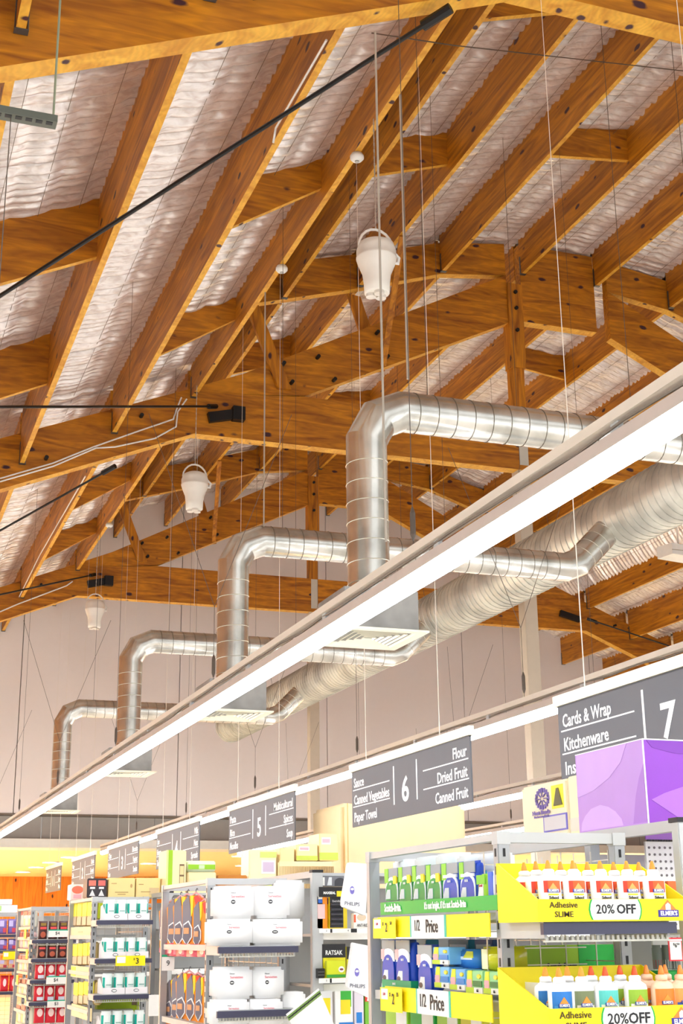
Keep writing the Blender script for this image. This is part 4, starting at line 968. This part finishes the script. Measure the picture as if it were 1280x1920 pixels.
prod('bait_pack', 'lime bait box with a small bug picture in front of the trap pack', 'pack', None, onY(612, 648, 1801, 1833, Ym-.03), (214, 222, 30), [(0, 0, 1, .18, (60, 160, 50)), (.62, .3, .94, .66, PAPER, 'oval'), (.68, .42, .88, .54, (120, 50, 30), 'oval')], [], d=.03)
prod('trap_pack', 'narrow yellow and black pack beside the hanging white box', 'pack', None, onY(650, 662, 1775, 1834, Ym+.03), (226, 216, 20), [(0, .6, 1, 1, (30, 28, 30))], [], d=.03)
prod('trap_stack', 'stack of black traps at the left of the trap shelf', 'trap', None, onY(596, 609, 1816, 1834, Ym-.01), (36, 34, 36), [(0, .3, 1, .36, (120, 120, 120)), (0, .62, 1, .68, (120, 120, 120))], [], d=.04)
prod('green_tray', 'green carton in the shade under the battery rail', 'carton', None, onY(598, 636, 1751, 1762, Ym+.12), (110, 180, 50), [(.1, .2, .9, .5, (60, 120, 40))], [], d=.05)
for i, (a_, b_, c, dd) in enumerate(((600, 624, (226, 226, 226), [(.2, .3, .8, .8, (240, 220, 30))]), (628, 662, (246, 246, 244), [(.3, .55, .9, 1, (60, 180, 60)), (.3, .35, .85, .75, (244, 220, 30)), (.2, .0, 1, .12, (40, 130, 210))]), (664, 682, (222, 214, 222), [(.2, .1, .8, .4, (40, 130, 210))]), (684, 696, (120, 190, 60), [(0, .7, 1, 1, (220, 60, 50)), (.3, .72, .7, .95, PAPER, 'tri')]))):
    prod('bait_carton', 'pale carton on the lowest aisle shelf, %s' % ordn(i, 4), 'carton', 'cartons on the lowest aisle shelf', onY(a_, b_, 1858, 1925, Ym+.02), c, dd, [], d=.06)
def lightbox(lab, pts, Y, txy, exy):
    P = [AY(x_, y_, Y) for x_, y_ in pts]; c = P[0]
    t = thing('wedge_carton', lab, 'carton', tuple(c), 'white lettered wedge cartons')
    m = MB().hexa([(p.x, Y, p.z) for p in P], [(p.x+.02, Y+.10, p.z+.003) for p in P]); m.build('carton', mat((250, 249, 248), .5), t, bevel=.004)
    q = P[1]; MB().box(q.x-.01, q.x+.05, Y+.02, Y+.023, q.z-.05, q.z-.03).build('hook_tab', STEELL, t)
    a = AY(*txy, Y-.002); text('PHILIPS', t, tuple(a), .026, mat((90, 90, 110), .5), tilt=.09, sx=1.0)
    e = AY(*exy, Y-.002)
    MB().prismY([(e.x+.012*math.cos(q), e.z+.02*math.sin(q)) for q in [2*math.pi*k/12 for k in range(12)]], Y-.003, Y).build('shield_emblem', mat((120, 110, 190), .5), t)
    MB().prismY([(e.x+.009*math.cos(q), e.z+.005+.006*math.sin(q)) for q in [2*math.pi*k/10 for k in range(10)]], Y-.0045, Y-.003).build('emblem_star', TXT, t)
    return t
lightbox('upper white wedge-shaped carton lettered Philips beside the nearest shelving', [(655, 1617), (692, 1620), (685, 1717), (643, 1700), (643, 1688)], 6.75, (660, 1695), (660, 1669))
lightbox('lower white wedge-shaped carton lettered Philips beside the nearest shelving', [(663, 1768), (694, 1774), (692, 1872), (653, 1853), (652, 1845)], 6.75, (670, 1849), (669, 1823))
sh = [AY(x_, y_, 6.8) for x_, y_ in ((597, 1853), (628, 1925), (560, 1945), (536, 1902))]
t = thing('notice_sheet', 'tilted white notice with a green patterned edge at the bottom centre', 'paper', tuple(sh[0]))
MB().hexa([(p.x, 6.8, p.z) for p in sh], [(p.x, 6.803, p.z) for p in sh]).build('sheet', PAPER, t)
q0, q1 = sh[3], sh[0]; dn = (sh[1]-sh[0])*.13
MB().hexa([(p.x, 6.797, p.z) for p in (q0+dn*.4, q1+dn*.4, q1+dn*1.3, q0+dn*1.3)], [(p.x, 6.799, p.z) for p in (q0+dn*.4, q1+dn*.4, q1+dn*1.3, q0+dn*1.3)]).build('green_edge', mat((120, 150, 80), .6), t)
for k in range(8):
    c = q0+(q1-q0)*(.08+.12*k)+dn*.85
    MB().beam((c.x-.012, 6.796, c.z-.006), (c.x+.012, 6.796, c.z+.008), .003, .005, up=(0, 0, 1)).build('edge_mark', TXK, t)
# ================================================================== THIRD SHELVING: CANS
CZ = [1.665, 1.393, 1.142, .88]; cx = [AY(p, 1705, 10.56).x for p in (209, 229.5, 250, 270)]
wn = ['top shelf', 'second shelf', 'third shelf', 'lowest visible shelf']
for s_, z in enumerate(CZ):
    for c in range(4):
        for r in range(2):
            if r == 1 and s_ > 1: continue
            prod('drink_can', 'white and teal can, %s%s of the can rack %s' % (ordn(c, 4), '' if r == 0 else ' of the back row', wn[s_]), 'can', 'white and teal cans', (cx[c], 10.58+.09*r, z+.003, .082, .142, '-Y'), (240, 248, 244), [(.02, .1, .2, .8, (20, 180, 160)), (.86, .1, .98, .8, (60, 200, 180)), (.3, .4, .8, .46, (150, 190, 180))], [], style='can')
    for k in range(2):
        xa, xb = (cx[2*k]-.043, cx[2*k+1]+.043)
        t = thing('can_tray', 'white shrink-wrapped can tray, %s on the can rack %s' % (('left', 'right')[k], wn[s_]), 'tray', ((xa+xb)/2, 10.56, z), 'can trays')
        MB().box(xa, xb, 10.560, 10.564, z+.001, z+.045).build('tray_lip', mat((252, 244, 244), .5), t)
        MB().prismX([(10.564, z+.001), (10.78, z+.001), (10.78, z+.10), (10.70, z+.11), (10.564, z+.045)], xa, xa+.003).build('tray_side', mat((252, 244, 244), .5), t)
        MB().box(xa, xb, 10.564, 10.76, z, z+.002).build('tray_floor', mat((252, 244, 244), .5), t)
        c_ = (xa+xb)/2
        MB().prismY([(c_+.02*math.cos(q), z+.024+.011*math.sin(q)) for q in [2*math.pi*j/14 for j in range(14)]], 10.557, 10.5598).build('oval_mark', mat((90, 90, 96), .5), t)
        MB().prismY([(c_+.016*math.cos(q), z+.024+.007*math.sin(q)) for q in [2*math.pi*j/14 for j in range(14)]], 10.5555, 10.5572).build('oval_inner', TXT, t)
prod('price_ticket', 'yellow three dollar ticket hanging from the can rack', 'price ticket', None, onY(216, 273, 1792, 1811, 10.516), YEL, [(.04, .3, .33, .92, PAPER)], [('$', .62, .66, .3, TXK), ('3', .73, .45, .8, TXK, 1, .0006)], d=.002)
prod('lime_carton', 'lime carton lying behind the wires of the can rack', 'carton', None, onY(181, 262, 1868, 1897, 10.98), (176, 206, 30), [(.82, .4, .94, .95, (140, 120, 90))], [], d=.1)
prod('lime_carton', 'lime carton standing behind the top cans', 'carton', None, onY(184, 203, 1693, 1722, 10.98), (190, 206, 20), [(.4, .1, .5, .9, (150, 160, 20))], [], d=.1)
for s_, (tp, bt, lt, lb) in enumerate(((1690, 1737, 1738, 1756), (1766, 1810, 1812, 1834), (1838, 1884, 1886, 1910))):
    for k in range(4):
        a_ = 134+k*9.6+s_*1.5
        prod('yellow_bag', 'yellow-topped bag, %s on the %s side shelf of the can rack' % (ordn(k, 4), ('upper', 'middle', 'lower')[s_]), 'bag', 'yellow bags in cream trays', onX(a_, a_+10, tp+3-k, bt, 1.885), (214, 186, 120), [(.05, .42, .95, .97, (255, 238, 0)), (.1, .05, .9, .38, (206, 186, 150))], [], style='bag', d=.07)
    prod('cream_tray', 'cream tray lip under the yellow bags, %s one' % ('upper', 'middle', 'lower')[s_], 'tray', 'cream trays', onX(131+s_, 172, lt, lb, 1.868), (250, 226, 170), [(.02, .1, .25, .9, (250, 230, 20)) if s_ == 1 else (.4, .4, .6, .55, (226, 190, 140))], [], d=.005)
# cartons standing on the third shelving
prod('black_carton', 'black carton with white figures on top of the can rack', 'carton', None, onTop(163, 201, 1647, 11.25, 1.84), (50, 40, 46), [(.08, .62, .44, .9, (240, 120, 100)), (.56, .62, .92, .9, (240, 110, 100)), (.12, .1, .42, .42, (226, 224, 226), 'tri'), (.58, .1, .88, .42, (226, 224, 226), 'tri'), (.15, .46, .4, .56, TXT), (.6, .46, .85, .56, TXT)], [], d=.2)
prod('tan_carton', 'tan carton on top of the can rack, left one', 'carton', 'tan cartons on the can rack', onTop(203, 254, 1646, 11.25, 1.84), (250, 222, 150), [(.25, .26, .75, .30, (190, 150, 90)), (.35, .16, .65, .20, (190, 150, 90)), (.1, .7, .3, .74, (190, 150, 90)), (.82, .5, .9, .7, (200, 160, 100), 'oval')], [], d=.2)
prod('tan_carton', 'tan carton on top of the can rack, right one', 'carton', 'tan cartons on the can rack', onTop(255, 301, 1646, 11.25, 1.84), (250, 224, 154), [(.1, .65, .3, .69, (190, 150, 90)), (.55, .15, .95, .5, (222, 196, 150)), (.2, .28, .6, .32, (190, 150, 90))], [], d=.2)
prod('pink_carton', 'white and pink patterned carton at the back of the can rack top', 'carton', None, onTop(133, 158, 1658, 11.88, 1.84), (250, 226, 216), [(.05, .4, .95, .9, (240, 120, 90), 'oval'), (.2, .1, .8, .35, (250, 180, 190))], [], d=.2)
Yt = 11.1
prod('striped_carton', 'tall cream carton with a lime stripe, hiding part of a sign', 'carton', None, onTop(312, 350, 1594, Yt, 1.863), (252, 230, 176), [(.0, 0, .08, 1, (220, 236, 150)), (.09, 0, .30, 1, (160, 206, 20)), (.66, .16, .9, .68, (120, 90, 60)), (.68, .2, .88, .40, (236, 210, 150)), (.68, .44, .88, .64, (236, 210, 150))], [], d=.3)
prod('lime_pack', 'lime and white soft pack lying right of the striped carton', 'pack', None, onY(351, 405, 1614, 1634, Yt+.05), (226, 240, 200), [(.02, .2, .98, .65, (150, 206, 30)), (.4, .25, .6, .6, (210, 236, 190))], [], style='pillow', d=.2)
prod('cream_board', 'cream carton under the lime pack', 'carton', None, onTop(351, 406, 1635, Yt+.06, 1.863), (252, 232, 180), [], [], d=.25)
prod('brown_tray', 'low brown tray on the third shelving', 'tray', None, onTop(407, 464, 1641, Yt+.1, 1.863), (206, 130, 40), [], [], d=.2)
prod('label_carton', 'cream carton with a white barcode label right of the brown tray', 'carton', None, onTop(466, 519, 1593, Yt+.1, 1.863), (250, 234, 190), [(.45, .46, .95, .76, PAPER), (.5, .5, .9, .72, (210, 190, 210)), (.3, .1, 1, .3, (206, 214, 110)), (.4, .82, 1, .95, (214, 224, 120))], [], d=.25)
for i, (a_, b_, tp, bt) in enumerate(((524, 552, 1590, 1616), (555, 596, 1583, 1614), (598, 634, 1563, 1614))):
    prod('cream_carton', 'cream carton with a lime base in the row left of the big carton, %s' % ordn(i, 3), 'carton', 'cream cartons with lime bases', onY(a_, b_, tp, bt, Yt+.12), (252, 226, 164), [(0, .03, 1, .3, (200, 214, 80)), (.12, .6, .6, .86, PAPER), (.16, .66, .56, .8, (220, 180, 190))] if i else [], [], d=.3)
t = prod('slatted_tray', 'long cream slatted tray under the lime-based cartons', 'tray', None, onTop(520, 627, 1615, Yt+.1, 1.863), (250, 228, 176), [(.02+.0245*k, .1, .03+.0245*k, .85, (214, 184, 130)) for k in range(40)], [], d=.3)
prod('big_carton', 'very large plain cream carton behind the Dried Fruit sign', 'carton', None, onTop(636, 876, 1508, 11.45, 1.863), (244, 214, 164), [(.045, 0, .052, 1, (214, 176, 100))], [], d=.8)
# ================================================================== FOURTH AND FIFTH SHELVING
lv = [(1712-17, 1761, 1.525), (0, 0, 1.35), (0, 0, 1.155), (0, 0, .955)]
for s_, z in enumerate((1.525, 1.35)):
    for k in range(3):
        a_ = 73+k*19
        p = onY(a_, a_+17, 1720, 1755, 14.08)
        prod('dark_pack', 'dark brown foil pack, %s on the %s shelf of the fourth shelving' % (('left', 'middle', 'right')[k], ('top', 'second')[s_]), 'pack', 'dark packs', (p[0], 14.08, z+.003, p[3], .148+.02*(s_ == 0), '-Y'), (70, 24, 24), [(.15, .55, .85, .68, (240, 80, 80)), (.2, .74, .8, .9, (150, 120, 40)), (.2, .08, .8, .42, (190, 90, 60), 'oval')], [], style='bag', d=.08)
for s_, z in enumerate((1.155, .955)):
    for k in range(3):
        for r in range(1):
            a_ = 66+k*20; p = onY(a_, a_+19, 1800, 1835, 14.08)
            prod('red_pack', 'red and white pack, %s on the %s shelf of the fourth shelving' % (('left', 'middle', 'right')[k], ('third', 'fourth')[s_]), 'pack', 'red packs', (p[0], 14.08, z+.003, p[3], .16, '-Y'), (214, 20, 44), [(.25, .35, .8, .8, (250, 220, 214), 'oval'), (.3, .05, .9, .25, (220, 226, 240))], [], style='bag', d=.08)
for k in range(3):
    a_ = 64+k*21; p = onY(a_, a_+20, 1885, 1920, 14.08)
    prod('red_pack', 'red and white pack, %s at the bottom edge of the fourth shelving' % ('left', 'middle', 'right')[k], 'pack', 'red packs', (p[0], 14.08, .76, p[3], .165, '-Y'), (214, 20, 44), [(.25, .35, .8, .8, (250, 220, 214), 'oval')], [], style='bag', d=.08)
for a_, b_, tp, bt, s1, lab in ((90, 129, 1743, 1757, '4', 'upper'), (86, 127, 1830, 1845, '4', 'middle'), (88, 127, 1875, 1889, '3', 'lower')):
    prod('price_ticket', '%s white ticket with a green edge on the fourth shelving' % lab, 'price ticket', 'white tickets', onY(a_, b_, tp, bt, 14.0), PAPER, [(0, .86, 1, 1, (20, 180, 140))], [('$'+s1, .45, .5, .6, TXK)], d=.003)
for s_, (tp, bt) in enumerate(((1705, 1742), (1745, 1783), (1788, 1826), (1832, 1870), (1880, 1925))):
    for k in range(3):
        a_ = (34, 43, 52)[k]-s_*1.2
        prod('pale_pack', 'pale pink and cream pack, %s on side shelf level %s of the fourth shelving' % (('left', 'middle', 'right')[k], ('one', 'two', 'three', 'four', 'five')[s_]), 'pack', 'pale packs on the side shelves', onX(a_, a_+9, tp+2, bt-4, 1.885), ((226, 222, 206), (240, 200, 196), (240, 214, 206), (236, 226, 206), (226, 226, 200))[s_], [(.1, .7, .9, .95, (236, 110, 90) if s_ != 1 else (190, 20, 40)), (.2, .1, .5, .5, (250, 226, 140))], [], style='bag', d=.06)
    prod('side_strip', 'cream strip under the pale packs, level %s from the top' % ('one', 'two', 'three', 'four', 'five')[s_], 'strip', 'cream strips', onX(33-s_*1.2, 61-s_, bt-4, bt+1, 1.87), (250, 222, 180), [], [], d=.004)
for i, (a_, tp) in enumerate(((45, 1742), (48, 1780), (30, 1828))):
    prod('yellow_tag', 'small yellow tag sticking out of the side shelves, %s' % ('upper', 'middle', 'lower')[i], 'tag', 'yellow tags', onX(a_, a_+4, tp, tp+18, 1.85), (255, 210, 30), [], [], d=.003)
for s_, (tp, bt, z) in enumerate(((1722, 1750, 1.585), (1762, 1783, 1.40), (1803, 1820, 1.19), (1838, 1856, 0), (1873, 1903, .93))):
    for k in range(2):
        a_ = -2+k*17
        c = ((120, 96, 170), (130, 104, 180), (236, 190, 150), (226, 206, 170), (220, 20, 40))[s_]
        if s_ == 3: continue
        p = onY(a_, a_+16, tp, bt, 17.6)
        prod('small_pack', '%s pack on the farthest shelving, %s of the pair on level %s' % (('purple', 'purple and yellow', 'peach', '', 'red')[s_], ('left', 'right')[k], ('one', 'two', 'three', '', 'four')[s_]), 'pack', 'packs on the farthest shelving', (p[0], 17.6, z+.003, p[3], p[4], '-Y'), c, [(.1, .5, .6, .9, (206, 196, 240)), (.5, .1, .9, .4, (200, 60, 80))] if s_ < 3 else [(.3, .3, .7, .8, (250, 220, 220), 'oval')], [], style='bag', d=.08)
prod('price_ticket', 'bright yellow ticket on the farthest shelving', 'price ticket', None, onY(5, 31, 1784, 1799, 17.5), YEL, [(.06, .35, .4, .85, PAPER)], [], d=.003)
prod('white_carton', 'white carton on top of the farthest shelving, upper one', 'carton', 'white cartons at the left edge', onTop(-10, 23, 1686, 17.93, 1.935), (250, 248, 244), [(.3, .3, .7, .4, (220, 220, 226))], [], d=.3)
prod('white_carton', 'white carton on top of the farthest shelving, lower one', 'carton', 'white cartons at the left edge', onTop(-10, 33, 1697, 17.88, 1.84), (252, 250, 248), [(.2, .2, .28, .9, (190, 226, 140))], [], d=.3)
